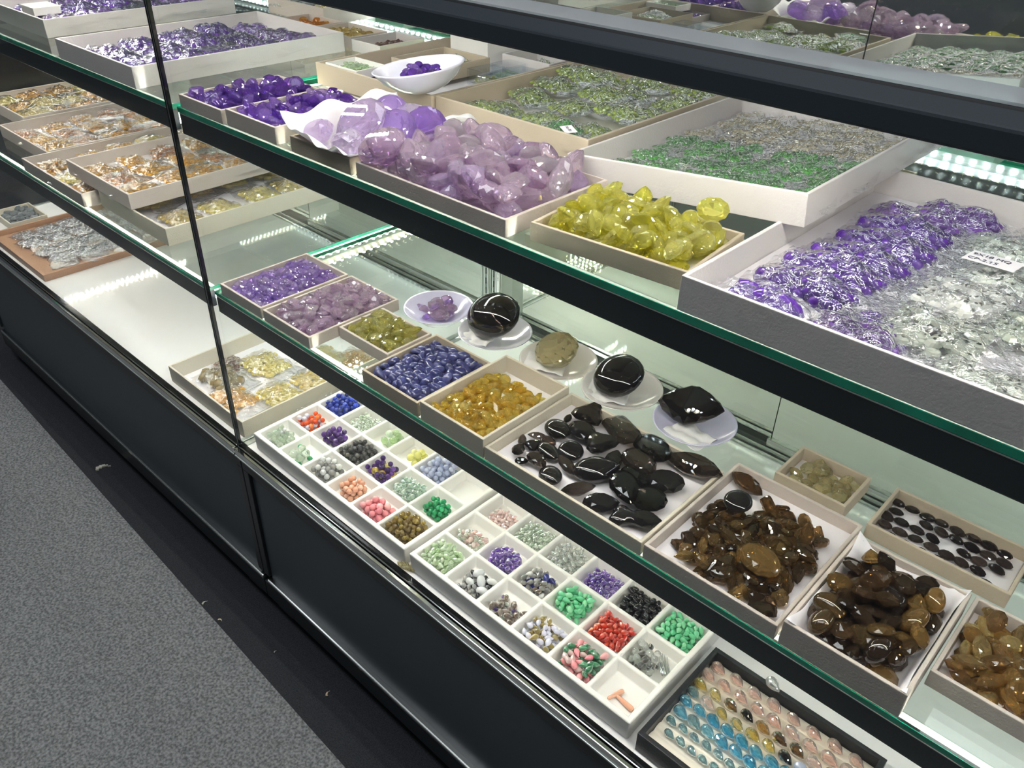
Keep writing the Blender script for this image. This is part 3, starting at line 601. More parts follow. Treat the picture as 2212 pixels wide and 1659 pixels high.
place('diamond_stone', 'big_kite', 'smoky_black', .0430, (.757, .232, ZM + .030), (0.30, -.18, .25), 'black diamond-shaped stone on a lilac plate', 'gemstone', None, 1.2)

# ------------------------------------------------------------------ upper shelf, right case: loose stones
U1 = (0.016, 0.128, 0.002, 0.165); tray('display_tray', *U1, ZU, .019, 'tray_beige', 'beige tray of deep purple amethysts, first on the upper shelf right of the corner post')
heap(inner(*U1), ZU + FL, 84, [('cut_oval', 'amethyst_dark', .011, .016), ('cut_round', 'amethyst_dark', .009, .013), ('cut_cushion', 'amethyst_dark', .009, .013), ('dome_round', 'amethyst_dark', .010, .013)], 'deep_amethyst', 'deep purple amethyst in the first upper shelf tray', 'deep purple amethysts in the first tray', 0.9, -0.04, zmax=ZU + .045)
U2 = (0.134, 0.250, 0.005, 0.168); tray('display_tray', *U2, ZU, .022, 'tray_beige', 'beige tray of cut purple amethysts, left of the tissue-lined one')
heap(inner(*U2), ZU + FL, 115, [('cut_oval', 'amethyst_dark', .010, .014), ('cut_pear', 'amethyst_mid', .010, .013), ('cut_cushion', 'amethyst_dark', .009, .012), ('cut_trillion', 'amethyst_mid', .009, .012)], 'purple_amethyst', 'purple amethyst left of the tissue-lined tray', 'purple amethysts left of the tissue-lined tray', 0.9, 0.0, zmax=ZU + .042)
U3 = (0.284, 0.402, 0.004, 0.168); tray('display_tray', *U3, ZU, .020, 'tray_tan', 'beige tray lined with white tissue holding giant pale amethysts')
U4 = (0.413, 0.648, 0.004, 0.168); tray('display_tray', *U4, ZU, .019, 'tray_beige', 'wide beige tray heaped with large pale pink-violet amethysts')
heap((.418, .643, .008, .163), ZU + FL, 100, [('big_oval', 'amethyst_light', .017, .025), ('big_marquise', 'amethyst_light', .021, .029), ('big_pear', 'amethyst_light', .018, .026), ('big_cushion', 'amethyst_light', .015, .021), ('cut_pear', 'amethyst_big', .015, .022)], 'pale_amethyst', 'large pale pink-violet amethyst in the wide heap', 'large pale amethysts in the wide tray', 0.95, 0.06, zmax=ZU + .040)
place('pale_amethyst', 'big_oval', 'amethyst_light', .034, (.432, .028, ZU + .036), (.55, -.35, .2), 'largest pale oval amethyst propped at the front left corner of the wide heap', 'gemstone', None, 1.2)
tl = tray('display_tray', .662, .834, .026, .138, ZU, .019, 'tray_tan', 'beige tray heaped with lemon yellow stones', rz=.09)
heap((.668, .828, .032, .133), ZU + FL, 125, [('cut_oval', 'lemon', .011, .016), ('cut_round', 'lemon', .010, .014), ('cut_cushion', 'lemon', .010, .014), ('cut_pear', 'lemon', .011, .016)], 'lemon_quartz', 'lemon yellow stone in the upper shelf heap', 'lemon yellow stones', 0.95, 0.12, zmax=ZU + .036)
place('lemon_quartz', 'cut_oval', 'lemon', .0155, (.806, .118, ZU + .044), (1.2, 0, .5), 'lemon yellow oval stone standing on edge at the back of the heap', 'gemstone')
# tissue liner with wavy rim
def tis(u, v, ph):
    e = max(abs(2 * u - 1), abs(2 * v - 1)); c = max(0.0, (e - .72) / .28)
    left = max(0, .5 - u) * 2; fr = max(0, .5 - v) * 2
    hh = 0.020 + 0.015 * left + .004 * math.sin(13 * u + ph[0]) + .004 * math.sin(15 * v + ph[1])
    if u < .5 and abs(2 * u - 1) >= abs(2 * v - 1): hh += .006
    ox = (2 * u - 1) * .006 * c * c; oy = (2 * v - 1) * .012 * c * c * (1.6 if v > .6 and u > .6 else 1)
    if v > .55 and u > .6: oy += .045 * c * (u - .5); hh += .006
    return (ox, oy, hh * c + .0012 * math.sin(30 * u + 17 * v + ph[2]) * (.3 + c))
crumple('tissue', .2885, .3985, .008, .164, ZU + .0042, 'tissue', None, 'white tissue with a wavy raised rim under the giant pale amethysts', 'tissue', 34, 9, tis)
BIGA = [('big_oval', 'amethyst_big', .305, .032, .022, .3, -.3, .3, 'at the front left corner'), ('big_oval', 'amethyst_big', .372, .024, .026, .35, -.25, -.5, 'at the front corner of the tissue'), ('big_round', 'amethyst_big', .348, .066, .036, .65, -.25, .1, 'largest and roundest, in the middle'),
 ('big_round', 'amethyst_mid', .383, .088, .029, .75, .1, .2, 'with purple shadows right of the largest'), ('big_oval', 'amethyst_big', .318, .092, .027, .5, -.3, .1, 'behind the largest on the left'), ('dome_round', 'amethyst_mid', .322, .130, .027, .7, -.2, .4, 'deepest purple at the back'),
 ('big_oval', 'amethyst_big', .360, .135, .029, .5, 0, .1, 'flat-lying at the back right'), ('big_round', 'amethyst_mid', .394, .130, .027, .9, .25, .9, 'standing on edge at the right')]
for k, m, x, y, s, a, b, c, w in BIGA:
    place('giant_amethyst', k, m, s, (x, y, ZU + .008 + s * .75), (a, b, c), 'giant pale violet amethyst on tissue, ' + w, 'gemstone', 'giant amethysts on tissue', 1.6)

# beige tray with the small boxes, bowl
U9 = (0.034, 0.300, 0.222, 0.600); tray('display_tray', *U9, ZU, .032, 'tray_tan', 'big tan tray holding clear boxes and small trays of green gems')
def box_of(x0, x1, y0, y1, z, h, m, label, gm, glabel, group, n, s=(.004, .006), clear=False, cat='box', kinds=('cut_oval', 'cut_round')):
    tray('storage_box' if clear else 'small_tray', x0, x1, y0, y1, z, h, m, label, cat, .0025, lining=None if clear else 'paper')
    if n: heap((x0 + .004, x1 - .004, y0 + .004, y1 - .004), z + .0036, n, [(k, gm, *s) for k in kinds], group.split(' ')[0] + '_gem', glabel, group, .5, 0, zmax=z + h + .004)
box_of(.045, .123, .232, .290, ZU + .019, .013, 'plastic_white', 'white lidded tray of pale green gems in the near corner of the tan tray', 'pale_green', 'pale green gem in the white lidded tray', 'pale green gems in the white tray', 50)
box_of(.085, .192, .330, .445, ZU + .010, .022, 'tray_tan', 'small tan tray inside the big tan tray, holding bags', 'pale_green', '', 'x', 0)
box_of(.085, .172, .230, .310, ZU + .0035, .014, 'tray_beige', 'small beige tray of purple gems tucked beside the bowl', 'amethyst_dark', 'purple gem in the small tray beside the bowl', 'purple gems beside the bowl', 26, (.006, .009))
for i, (bx, by, w) in enumerate([(.205, .380, 'nearest the bowl'), (.205, .430, 'behind the one nearest the bowl'), (.250, .360, 'in the middle pair, front'), (.250, .412, 'in the middle pair, back')]):
    box_of(bx, bx + .042, by, by + .046, ZU + .0035, .024, 'boxclear', 'clear plastic box of green gems, ' + w, 'pale_green' if i % 2 else 'olive', 'green gem in a clear plastic box', 'green gems in clear boxes', 14, (.004, .0062), True)
box_of(.060, .150, .482, .570, ZU + .0035, .042, 'plastic_white', 'tall white box with green gems at the back of the tan tray', 'olive', 'olive green gem in the tall white box', 'olive gems in the tall white box', 50, (.004, .006))
box_of(.190, .292, .475, .560, ZU + .0035, .030, 'tray_white', 'white tray of bagged green gems at the back right of the tan tray', 'pale_green', '', 'x', 0)
bw = lathe([(.016, 0), (.019, .0005), (.030, .007), (.042, .018), (.050, .031), (.0515, .0335), (.0498, .034), (.048, .031), (.040, .0185), (.028, .0085), (.001, .004)], 56, 1.25, .95).build('bowl', 'ceramic', smooth=True)
bw.matrix_world = Matrix.Translation((.278, .226, ZU + .034)) @ Matrix.Rotation(.14, 4, Vector((.70, -.72, 0))) @ Matrix.Rotation(.03, 4, Vector((.64, .76, 0))) @ Matrix.Rotation(.87, 4, 'Z'); tag(bw, 'tilted white oval bowl of dark purple stones resting on the tray edges', 'bowl')
heap((.252, .308, .200, .252), ZU + .0475, 62, [('cut_oval', 'amethyst_dark', .006, .009), ('cut_round', 'amethyst_dark', .0055, .0075), ('dome_round', 'purple_bead', .0055, .0075)], 'bowl_amethyst', 'dark purple stone in the tilted white bowl', 'dark purple stones in the bowl', 0.8, .35, zmax=ZU + .072, shape_fn=lambda u, v: u * u + v * v < 1)
# big trays of bags
tray('display_tray', .303, .571, .226, .600, ZU, .032, 'tray_tan', 'big tan tray of bagged green gems behind the pale amethyst heap')
t7 = tray('display_tray', .592, .877, .165, .545, ZU + .018, .032, 'tray_white', 'tilted big white tray of many little green and straw coloured bags')
t7.rotation_euler = (0, -.105, 0)
tray('display_tray', .850, 1.125, .002, .392, ZU, .032, 'tray_white', 'big white tray of purple and pale green bags at the right edge', lining='paper')
# left case
tray('display_tray', -.392, -.118, .002, .390, ZU, .032, 'tray_white', 'big white tray of dark purple bags behind the corner post')
tray('display_tray', -.835, -.562, .050, .440, ZU, .032, 'tray_white', 'big white tray of violet bags at the top left corner')
box_of(-.113, -.033, .402, .505, ZU, .020, 'tray_white', 'small white tray of wine red garnets on the upper shelf', 'garnet', 'wine red garnet in the small white tray', 'garnet pile', 80, (.0045, .0065), cat='tray')
box_of(-.365, -.250, .410, .490, ZU, .020, 'tray_beige', 'small tray of orange citrines behind the dark purple bags', 'orange_citrine', 'orange citrine behind the dark purple bags', 'orange citrines', 50, (.007, .010), cat='tray')
box_of(-.243, -.125, .410, .495, ZU, .020, 'tray_beige', 'small tray of pale citrines beside the garnets', 'pale_citrine', 'pale citrine beside the garnets', 'pale citrines', 50, (.008, .011), cat='tray')
tray('display_tray', -.530, -.330, .500, .630, ZU, .032, 'tray_beige', 'far tray of glittering clear bags at the back of the upper shelf')
box_of(-.700, -.640, .065, .115, ZU + .026, .014, 'plastic_white', 'white plastic box lying among the violet bags', 'clear', '', 'x', 0)
tray('display_tray', -1.345, -1.073, .120, .400, ZM, .028, 'tray_beige', 'farthest tray on the middle shelf, with golden bags')
tray('display_tray', -1.050, -.778, .057, .400, ZM, .028, 'tray_beige', 'second farthest tray on the middle shelf, with copper coloured bags')
tray('display_tray', -.773, -.480, .004, .392, ZM, .0275, 'tray_beige', 'tray of straw coloured bags under the edge of the stacked tray')
tray('display_tray', -.466, -.200, .032, .400, ZM, .033, 'tray_cream', 'lowest tray under the stacked one, with pale yellow bags', lining='paper')
tray('display_tray', -.589, -.322, .030, .395, ZM + .0335, .030, 'tray_beige', 'beige tray of amber bags stacked across two others on the middle shelf')
tray('display_tray', -1.405, -1.275, .068, .166, 0, .022, 'tray_cream', 'small cream tray of rough grey stones on the far left of the deck', lining='paper')
heap((-1.398, -1.282, .074, .160), FL, 42, [('pebble', 'pebble', .009, .013)], 'grey_stone', 'rough grey stone in the small cream tray', 'rough grey stones', .5, 0, zmax=.03, cat='stone')
tray('display_tray', -1.262, -.905, .008, .360, 0, .018, 'tray_brown', 'brown wooden tray of clear glittering bags on the deck', lining='tray_brown', wall=.007)
tray('display_tray', -.282, -.010, .010, .360, 0, .037, 'tray_cream', 'deep cream tray of citrine bags on the deck at the corner post', lining='paper')

# ------------------------------------------------------------------ bags of beads
def bag_proto(name, gm, style, bead=.0042, n=70, L=.085, W=.056, H=.013, seed=1, fill=.8):
    """a pouch: clear film, and the beads it holds"""
    rs = random.Random(seed); root = empty(name)
    nx, ny = 20, 14; vs = []; fs = []
    ph = [rs.uniform(0, 6) for _ in range(5)]
    def top(u, v):
        a = (1 - abs(u) ** 3.2) * (1 - abs(v) ** 2.6)
        if u > .35: a *= 1 - .75 * (u - .35) / .65
        return .0006 + H * a * (1 + .16 * math.sin(7 * u + 3 * v + ph[0])) + .0011 * math.sin(19 * u + 9 * v + ph[1]) * (1 - abs(v)) + .0008 * math.sin(27 * v - 11 * u + ph[2]) * (1 - abs(u))
    for j in range(ny + 1):
        for i in range(nx + 1):
            u, v = 2 * i / nx - 1, 2 * j / ny - 1
            edge = .0015 * math.sin(8 * (u + v) + ph[3])
            vs.append((u * L / 2, v * W / 2 * (1 - .05 * abs(u)) + edge * abs(v), max(.0006, top(u, v)) + .0012 * max(0, abs(u) - .8) * 5 * (1 + math.sin(6 * v + ph[4])) + rs.uniform(-.0008, .0010) * (1 - .5 * abs(v))))
    for j in range(ny):
        for i in range(nx): a = j * (nx + 1) + i; fs.append((a, a + 1, a + nx + 2, a + nx + 1))
    tf = []
    for k, q in enumerate(fs): tf += [(q[0], q[1], q[2]), (q[0], q[2], q[3])] if rs.random() < .5 else [(q[0], q[1], q[3]), (q[1], q[2], q[3])]
    film = MB().add(vs, tf).build('clear_film', 'film', root)
    # folded flap at the mouth
    fp = MB(); fp.add([(L * .30, -W * .47, .005), (L * .30, W * .47, .0055), (L * .52, W * .48, .002), (L * .52, -W * .48, .0035), (L * .62, W * .45, .006), (L * .62, -W * .46, .0045)], [(0, 3, 2, 1), (3, 5, 4, 2)]).build('folded_flap', 'film', root)
    b = MB(); segs = 7; n = int(n * 1.5)
    for k in range(n):
        for t in range(12):
            u, v = rs.uniform(-.9, -.9 + 1.8 * fill), rs.uniform(-.84, .84); tz = top(u, v) - bead * .9
            if tz > bead * .5: break
        z = rs.uniform(.35, 1) * tz + bead * .1; z = max(z, bead * .7); x, y = u * L / 2, v * W / 2
        s = bead * rs.uniform(.75, 1.15); e = rs.uniform(1, 1.4); an = rs.uniform(0, PI); ca, sa = math.cos(an), math.sin(an)
        R = [(0, -.7), (.75, -.45), (1, 0), (.72, .5), (.3, .68)] if style == 'cut' else [(0, -1), (.7, -.7), (1, 0), (.7, .7), (0, 1)]
        vv = []; ff = []
        for r, zz in R:
            for q in range(segs): aa = 2 * PI * q / segs; px, py = max(r, .01) * s * e * math.cos(aa), max(r, .01) * s * math.sin(aa); vv.append((x + px * ca - py * sa, y + px * sa + py * ca, z + zz * s * .8))
        for jj in range(4):
            for q in range(segs): a0, b0 = jj * segs + q, jj * segs + (q + 1) % segs; ff.append((a0, b0, b0 + segs, a0 + segs))
        b.add(vv, ff)
    bo = b.build('bead_filling', gm, root, smooth=(style != 'cut')); tag(bo, kind='stuff')
    return root
BAGS = {
 'purple': bag_proto('gem_bag', 'f_purple', 'bead', .0048, 80, seed=1), 'violet': bag_proto('gem_bag', 'f_violet', 'cut', .0042, 90, seed=2),
 'purple_big': bag_proto('gem_bag', 'f_purple', 'bead', .0080, 22, seed=3), 'green': bag_proto('gem_bag', 'f_green', 'cut', .0038, 100, seed=4),
 'leaf': bag_proto('gem_bag', 'f_leaf', 'bead', .0042, 46, H=.009, seed=5), 'straw': bag_proto('gem_bag', 'f_straw', 'cut', .0038, 60, H=.008, seed=6),
 'gold': bag_proto('gem_bag', 'f_gold', 'cut', .0040, 85, seed=7), 'copper': bag_proto('gem_bag', 'f_copper', 'cut', .0036, 70, H=.010, seed=8),
 'lemon': bag_proto('gem_bag', 'f_lemon', 'cut', .0055, 55, seed=9), 'clear': bag_proto('gem_bag', 'f_clear', 'cut', .0050, 50, seed=10),
 'grey': bag_proto('gem_bag', 'f_grey', 'cut', .0040, 60, H=.010, seed=11), 'brick': bag_proto('gem_bag', 'f_brick', 'cut', .0030, 120, seed=12),
 'brown': bag_proto('gem_bag', 'f_brown', 'bead', .0070, 32, seed=13)}
used = set()
def bag(kind, x, y, z, rz, sc_, label, group=None, rx=0.0, ry=0.0, syz=(1, 1)):
    p = BAGS[kind]; o = p if kind not in used else copy_tree(p); used.add(kind)
    o.location = (x, y, z); o.rotation_euler = (rx, ry, rz); o.scale = (sc_, sc_ * syz[0], sc_ * syz[1])
    return tag(o, label, 'bag of gems', group)
KD = dict(purple='dark purple', violet='violet', gold='golden', copper='copper coloured', lemon='pale yellow', green='leaf green', leaf='dark green', clear='clear', grey='clear glittering', straw='straw coloured')
def bag_grid(kinds, region, cols, rows, z, rz, s, label, group, jit=.006, jr=.25, tilt=.06, step=.0012, fixed=None):
    x0, x1, y0, y1 = region; k = 0
    for r in range(rows):
        for c in range(cols):
            x = x0 + (c + .5) * (x1 - x0) / cols + U(-jit, jit); y = y1 - (r + .5) * (y1 - y0) / rows + U(-jit, jit)
            kd = random.choice(kinds)
            lb = KD[kd] + ' ' + label + ', %s row%s' % (['fifth', 'fourth', 'third', 'second', 'first'][-rows:][r], '' if cols == 1 else (', left' if c == 0 else (', right' if c == cols - 1 else ', middle')))
            bag(kd, x, y, z + step * (k % 4) + .0005, rz + U(-jr, jr), s * U(.9, 1.08) * 1.16, lb, group, U(-tilt, tilt), U(-tilt, tilt)); k += 1
zb = .0045
bag_grid(['purple', 'violet', 'purple'], (-.375, -.135, .02, .375), 3, 5, ZU + zb, .35, 1.08, 'bag, white tray behind the corner post', 'bags of dark purple stones', step=.003)
bag_grid(['violet', 'violet', 'purple'], (-.82, -.575, .07, .42), 3, 5, ZU + zb, .35, 1.1, 'bag, white tray at the top left', 'bags of violet stones', step=.004)
bag_grid(['clear', 'lemon'], (-.52, -.34, .515, .62), 2, 2, ZU + .012, .3, 1.0, 'bag in the far tray of the upper shelf', 'clear bags in the far tray')
bag_grid(['green', 'green', 'green'], (.315, .560, .33, .585), 3, 4, ZU + zb, -.35, .95, 'bag, tan tray behind the pale amethysts', 'green bags in the tan tray', step=.005, tilt=.1)
bag_grid(['leaf', 'green'], (.315, .560, .235, .33), 3, 2, ZU + zb, -.2, .80, 'thin bag, front of the same tan tray', 'thin green bags in the tan tray', step=.003, tilt=.1)
text = bag('leaf', .505, .262, ZU + .020, -.5, .85, 'green bag with a small white number tag in the big tan tray', None, .05, .1)
lt = MB().box(.008, .034, -.012, .006, .0125, .0130).build('number_tag', 'paper', text); text_part('tag_text', 'No 81', .007, (.011, -.005, .0132), (0, 0, 0), text)
bag_grid(['green', 'clear'], (.095, .185, .34, .435), 1, 2, ZU + .015, 0, .85, 'bag in the small tan tray', 'bags in the small tan tray')
bag_grid(['green'], (.197, .286, .482, .552), 1, 1, ZU + .008, 0, .9, 'bag in the small white tray at the back', 'green bag at the back')
# little bags on the tilted white tray
def on_t7(u, v): return (.592 + .285 * u, .165 + .38 * v, ZU + .018 + .0055 + (u - .5) * .285 * .105)
for r in range(9):
    for c in range(6):
        u, v = (c + .5) / 6 * .94 + .03 + U(-.02, .02), (r + .5) / 9 * .94 + .03 + U(-.012, .012); x, y, z = on_t7(u, v)
        gr = r < 5
        bag('leaf' if gr else 'straw', x, y, z + .001 * ((r + c) % 3), .5 + U(-.3, .3) if gr else .55 + U(-.12, .12), U(.66, .78), ('little dark green bag on the tilted white tray' if gr else 'little straw coloured bag on the tilted white tray') + ', row %d, %s from left' % (r + 1, COLN[c]), 'little green bags' if gr else 'little straw coloured bags', U(-.1, .1), -.105 + U(-.1, .05))
# purple and pale green bags at the right edge
PB = [('purple_big', .912, .046, -.15, 1.36, 'bag of big round purple beads in the front left corner of the white tray'), ('purple', .925, .094, -.08, 1.42, 'bag of purple beads behind the bag of big round ones'),
 ('purple', .930, .136, .0, 1.42, 'third bag of purple beads from the front of the white tray'), ('purple', .935, .180, -.02, 1.42, 'fourth bag of purple beads from the front, edge folded over'), ('purple', .940, .224, -.04, 1.45, 'bag of purple beads in the middle of the long row'),
 ('purple', .940, .268, -.12, 1.42, 'darkest bag of purple beads, with a knotted end'), ('violet', .935, .312, -.12, 1.4, 'bag of violet stones near the back wall of the tray'), ('violet', .965, .352, -.12, 1.3, 'bag of lighter violet stones against the back wall of the tray'),
 ('purple', .985, .078, .15, .62, 'small dark bag alone on the white paper'), ('violet', .990, .046, -.06, 1.12, 'long bag of bright purple beads along the front rim'),
 ('clear', 1.035, .095, .1, 1.35, 'big bag of pale green chips beside the long purple bag'), ('clear', 1.030, .170, .15, 1.3, 'big bag of pale green chips in the middle of the right side'), ('clear', 1.040, .235, -.1, 1.3, 'pale green bag under the written tag'),
 ('clear', 1.025, .300, .3, 1.25, 'pale green bag with a folded top near the back'), ('clear', 1.060, .345, 0, 1.2, 'pale green bag in the back right part of the tray'), ('clear', 1.085, .040, .1, 1.2, 'pale green bag at the front right of the tray'), ('violet', 1.060, .014, -.05, .9, 'flat bag of tiny purple beads at the front rim'), ('clear', 1.09, .15, .2, 1.2, 'pale green bag at the right wall of the tray')]
for i, (k, x, y, rz, s, lb) in enumerate(PB):
    if k == 'violet' and x > 1.05: b_ = bag(k, x, y + .008, ZU + .006, rz, s, lb, None, 0, 0, (.45, .5))
    else: b_ = bag(k, x, y, ZU + .006 + .0015 * (i % 3), rz, s, lb, None, U(-.05, .05), U(-.05, .05), (.72, 1) if x < .97 else (1, 1))
    if 'written tag' in lb:
        MB().box(-.030, .004, -.010, .010, .0150, .0155).build('paper_tag', 'paper', b_)
        text_part('tag_text', '9X18 MQ', .0062, (-.028, .0015, .0157), (0, 0, 0), b_); text_part('tag_text', 'CP-2.15', .0062, (-.028, -.0075, .0157), (0, 0, 0), b_)
# middle shelf and deck, left case
bag_grid(['gold', 'gold', 'lemon'], (-1.335, -1.085, .135, .39), 3, 4, ZM + zb, .3, 1.1, 'bag, farthest tray of the middle shelf', 'golden bags in the farthest tray', step=.003)
bag_grid(['copper', 'copper', 'gold'], (-1.035, -.79, .07, .39), 3, 5, ZM + zb, .2, 1.02, 'bag, second farthest tray of the middle shelf', 'copper coloured bags', jr=.6, step=.003)
bag_grid(['lemon', 'gold'], (-.760, -.495, .02, .38), 3, 5, ZM + zb, .3, 1.05, 'bag, tray left of the stacked one', 'straw coloured bags under the stacked tray', jr=.5, step=.002)
bag_grid(['lemon'], (-.45, -.215, .06, .39), 2, 4, ZM + zb, .2, 1.15, 'bag, lowest tray under the stacked one', 'pale yellow bags in the lowest tray', step=.001, tilt=.02)
bag_grid(['gold', 'copper', 'gold'], (-.575, -.335, .045, .385), 3, 5, ZM + .0335 + zb, .15, 1.0, 'bag in the stacked tray', 'amber bags in the stacked tray', jr=.5, step=.003, tilt=.1)
bag_grid(['grey'], (-1.235, -.925, .05, .345), 4, 5, .0045, .15, 1.0, 'bag on the brown wooden tray', 'clear bags on the brown tray', jr=.4, step=.003)
for k, x, y, rz, s, lb in [('brick', -.235, .125, .2, .85, 'bag of brick red gems at the left side of the deep cream tray'), ('brown', -.195, .080, .15, 1.25, 'bag of brown beads in front of the brick red bag'), ('lemon', -.180, .170, .1, 1.35, 'large bag of lemon citrines behind the brown beads'),
    ('gold', -.115, .055, .1, 1.25, 'bag of golden gems at the front corner of the deep cream tray'), ('lemon', -.065, .130, .25, 1.2, 'bag of pale citrines at the right side of the deep cream tray'), ('lemon', -.060, .205, .2, 1.2, 'bag of pale citrines behind the right side one'),
    ('lemon', -.120, .270, .1, 1.3, 'bag of citrines seen through the middle shelf'), ('gold', -.060, .310, .1, 1.2, 'farthest bag of citrines in the deep cream tray')]:
    bag(k, x, y, .006, rz, s * 1.18, lb)
for k in list(BAGS):
    if k not in used:
        for ch in list(BAGS[k].children): bpy.data.objects.remove(ch)
        bpy.data.objects.remove(BAGS[k])

# ------------------------------------------------------------------ white sorting trays on the deck
def sorting_tray(x0, x1, y0, nx, ny, label):
    px = (x1 - x0 - .010) / nx; py = .0650; y1 = y0 + ny * py + .010; h, fz = .036, .016
    mb = MB(); xs = [x0]; ys = [y0]; w = .0062
    cells = []
    X = []; Y = []
    for i in range(nx): a = x0 + .005 + i * px; X += [a + w / 2, a + px - w / 2]
    for j in range(ny): a = y0 + .005 + j * py; Y += [a + w / 2, a + py - w / 2]
    gx = [x0] + X + [x1]; gy = [y0] + Y + [y1]
    cx, cy = (x0 + x1) / 2, (y0 + y1) / 2
    idx = {}; vs = []; fs = []
    def V(i, j, z, sh=0.0, ci=0, cj=0):
        k = (i, j, z)
        if k not in idx: idx[k] = len(vs); vs.append((gx[i] - cx + ci * sh, gy[j] - cy + cj * sh, z))
        return idx[k]
    for j in range(len(gy) - 1):
        for i in range(len(gx) - 1):
            if i % 2 == 1 and j % 2 == 1:
                t = [V(i, j, h), V(i + 1, j, h), V(i + 1, j + 1, h), V(i, j + 1, h)]
                s = .003; b = [V(i, j, fz, s, 1, 1), V(i + 1, j, fz, s, -1, 1), V(i + 1, j + 1, fz, s, -1, -1), V(i, j + 1, fz, s, 1, -1)]
                fs.append(tuple(b)); fs += [(t[k], t[(k + 1) % 4], b[(k + 1) % 4], b[k]) for k in range(4)]
                cells.append((gx[i] + .003, gx[i + 1] - .003, gy[j] + .003, gy[j + 1] - .003))
            else: fs.append((V(i, j, h), V(i + 1, j, h), V(i + 1, j + 1, h), V(i, j + 1, h)))
    nX, nY = len(gx) - 1, len(gy) - 1; e = .003
    def O(i, j): k = ('o', i, j); 
    ring = [(i, 0) for i in range(nX)] + [(nX, j) for j in range(nY)] + [(i, nY) for i in range(nX, 0, -1)] + [(0, j) for j in range(nY, 0, -1)]
    low = []
    for (i, j) in ring: low.append(len(vs)); x, y = gx[i] - cx, gy[j] - cy; vs.append((x * .992, y * .99, 0))
    for k in range(len(ring)):
        a, b = ring[k], ring[(k + 1) % len(ring)]; fs.append((low[k], low[(k + 1) % len(ring)], V(b[0], b[1], h), V(a[0], a[1], h)))
    fs.append(tuple(reversed(low)))
    o = mb.add(vs, fs).build('sorting_tray', 'plastic_white'); o.location = (cx, cy, 0)
    bv = o.modifiers.new('b', 'BEVEL'); bv.width = .0022; bv.segments = 3; bv.limit_method = 'ANGLE'; bv.angle_limit = .6
    for p in o.data.polygons: p.use_smooth = False
    tag(o, label, 'sorting tray'); return cells, fz
c1, fz = sorting_tray(.030, .444, .008, 6, 4, 'white sorting tray of round beads, nearest the corner post')
c2, fz = sorting_tray(.455, .866, .008, 6, 4, 'white sorting tray of drop-shaped beads beside the black tray')
def cell(cs, r, c, picks, n, name, label, sub=None, cat='bead'):
    x0, x1, y0, y1 = cs[r * 6 + c]
    if sub: x0, x1, y0, y1 = x0 + (x1 - x0) * sub[0], x0 + (x1 - x0) * sub[1], y0 + (y1 - y0) * sub[2], y0 + (y1 - y0) * sub[3]
    heap((x0, x1, y0, y1), fz + .0004, int(n * 1.5) if n > 12 else n, picks, name, label, label.replace(', tray', ' of the tray') + ' together', .35, .02, cat=cat, zmax=fz + .024, pack=.96, tries=60, lattice=True)
RND = ['front row', 'second row', 'third row']
b = 'bead'
W1 = [[[(b, 'clear_green', .005, .0065, 18, 'clear_bead', 'milky pale green'), (b, 'milk', .0045, .006, 8, 'milky_bead', 'milk white')], [(b, 'clear_green', .008, .0095, 5, 'large_clear_bead', 'see-through pale green'), (b, 'green', .0045, .0055, 6, 'green_bead', 'small vivid green')], [(b, 'milk', .0058, .0066, 12, 'white_bead', 'white'), (b, 'grey_moon', .0055, .0068, 18, 'grey_bead', 'grey')], [(b, 'peach', .0055, .0060, 34, 'peach_bead', 'peach')], [(b, 'pink', .0060, .0072, 30, 'pink_bead', 'pink')], [(b, 'olive_brown', .0045, .0050, 74, 'brown_bead', 'olive brown')]],
 [[(b, 'orange', .0052, .0060, 20, 'orange_bead', 'orange'), (b, 'lilac_white', .0055, .006, 10, 'lilac_bead', 'lilac white')], [(b, 'purple_bead', .0056, .0068, 34, 'dark_purple_bead', 'dark purple')], [(b, 'dark_grey', .0045, .0056, 52, 'dark_grey_bead', 'dark grey')], [(b, 'purple_bead', .0052, .0062, 28, 'purple_bead', 'dark purple'), (b, 'citrine', .0068, .008, 4, 'golden_bead', 'golden orange')], [('drop', 'aqua_green', .0065, .008, 48, 'green_drop', 'watery green')], [(b, 'green', .0048, .0052, 42, 'green_bead', 'emerald green')]],
 [[(b, 'lapis', .0050, .0060, 50, 'blue_bead', 'deep blue')], [('drop', 'clear_green', .005, .0065, 60, 'clear_drop', 'glittering pale green')], [(b, 'pale_green', .0075, .0085, 11, 'pale_green_bead', 'pale green')], [(b, 'yellow', .0072, .0082, 11, 'yellow_bead', 'large yellow')], [(b, 'pale_blue', .0055, .0066, 34, 'pale_blue_bead', 'pale blue')], []]]
SUB = {(0, 0): (0, .95, 0, .8), (0, 1): (.05, .9, 0, .6), (0, 3): (.15, .9, .1, .85), (0, 4): (.05, 1, 0, .8), (1, 5): (.2, .9, .1, .8), (1, 1): (.1, 1, .1, .8), (2, 2): (.35, 1, .1, 1), (2, 3): (.45, 1, .1, .9), (1, 4): (.05, 1, .1, .9), (1, 0): (.1, .95, 0, .8)}
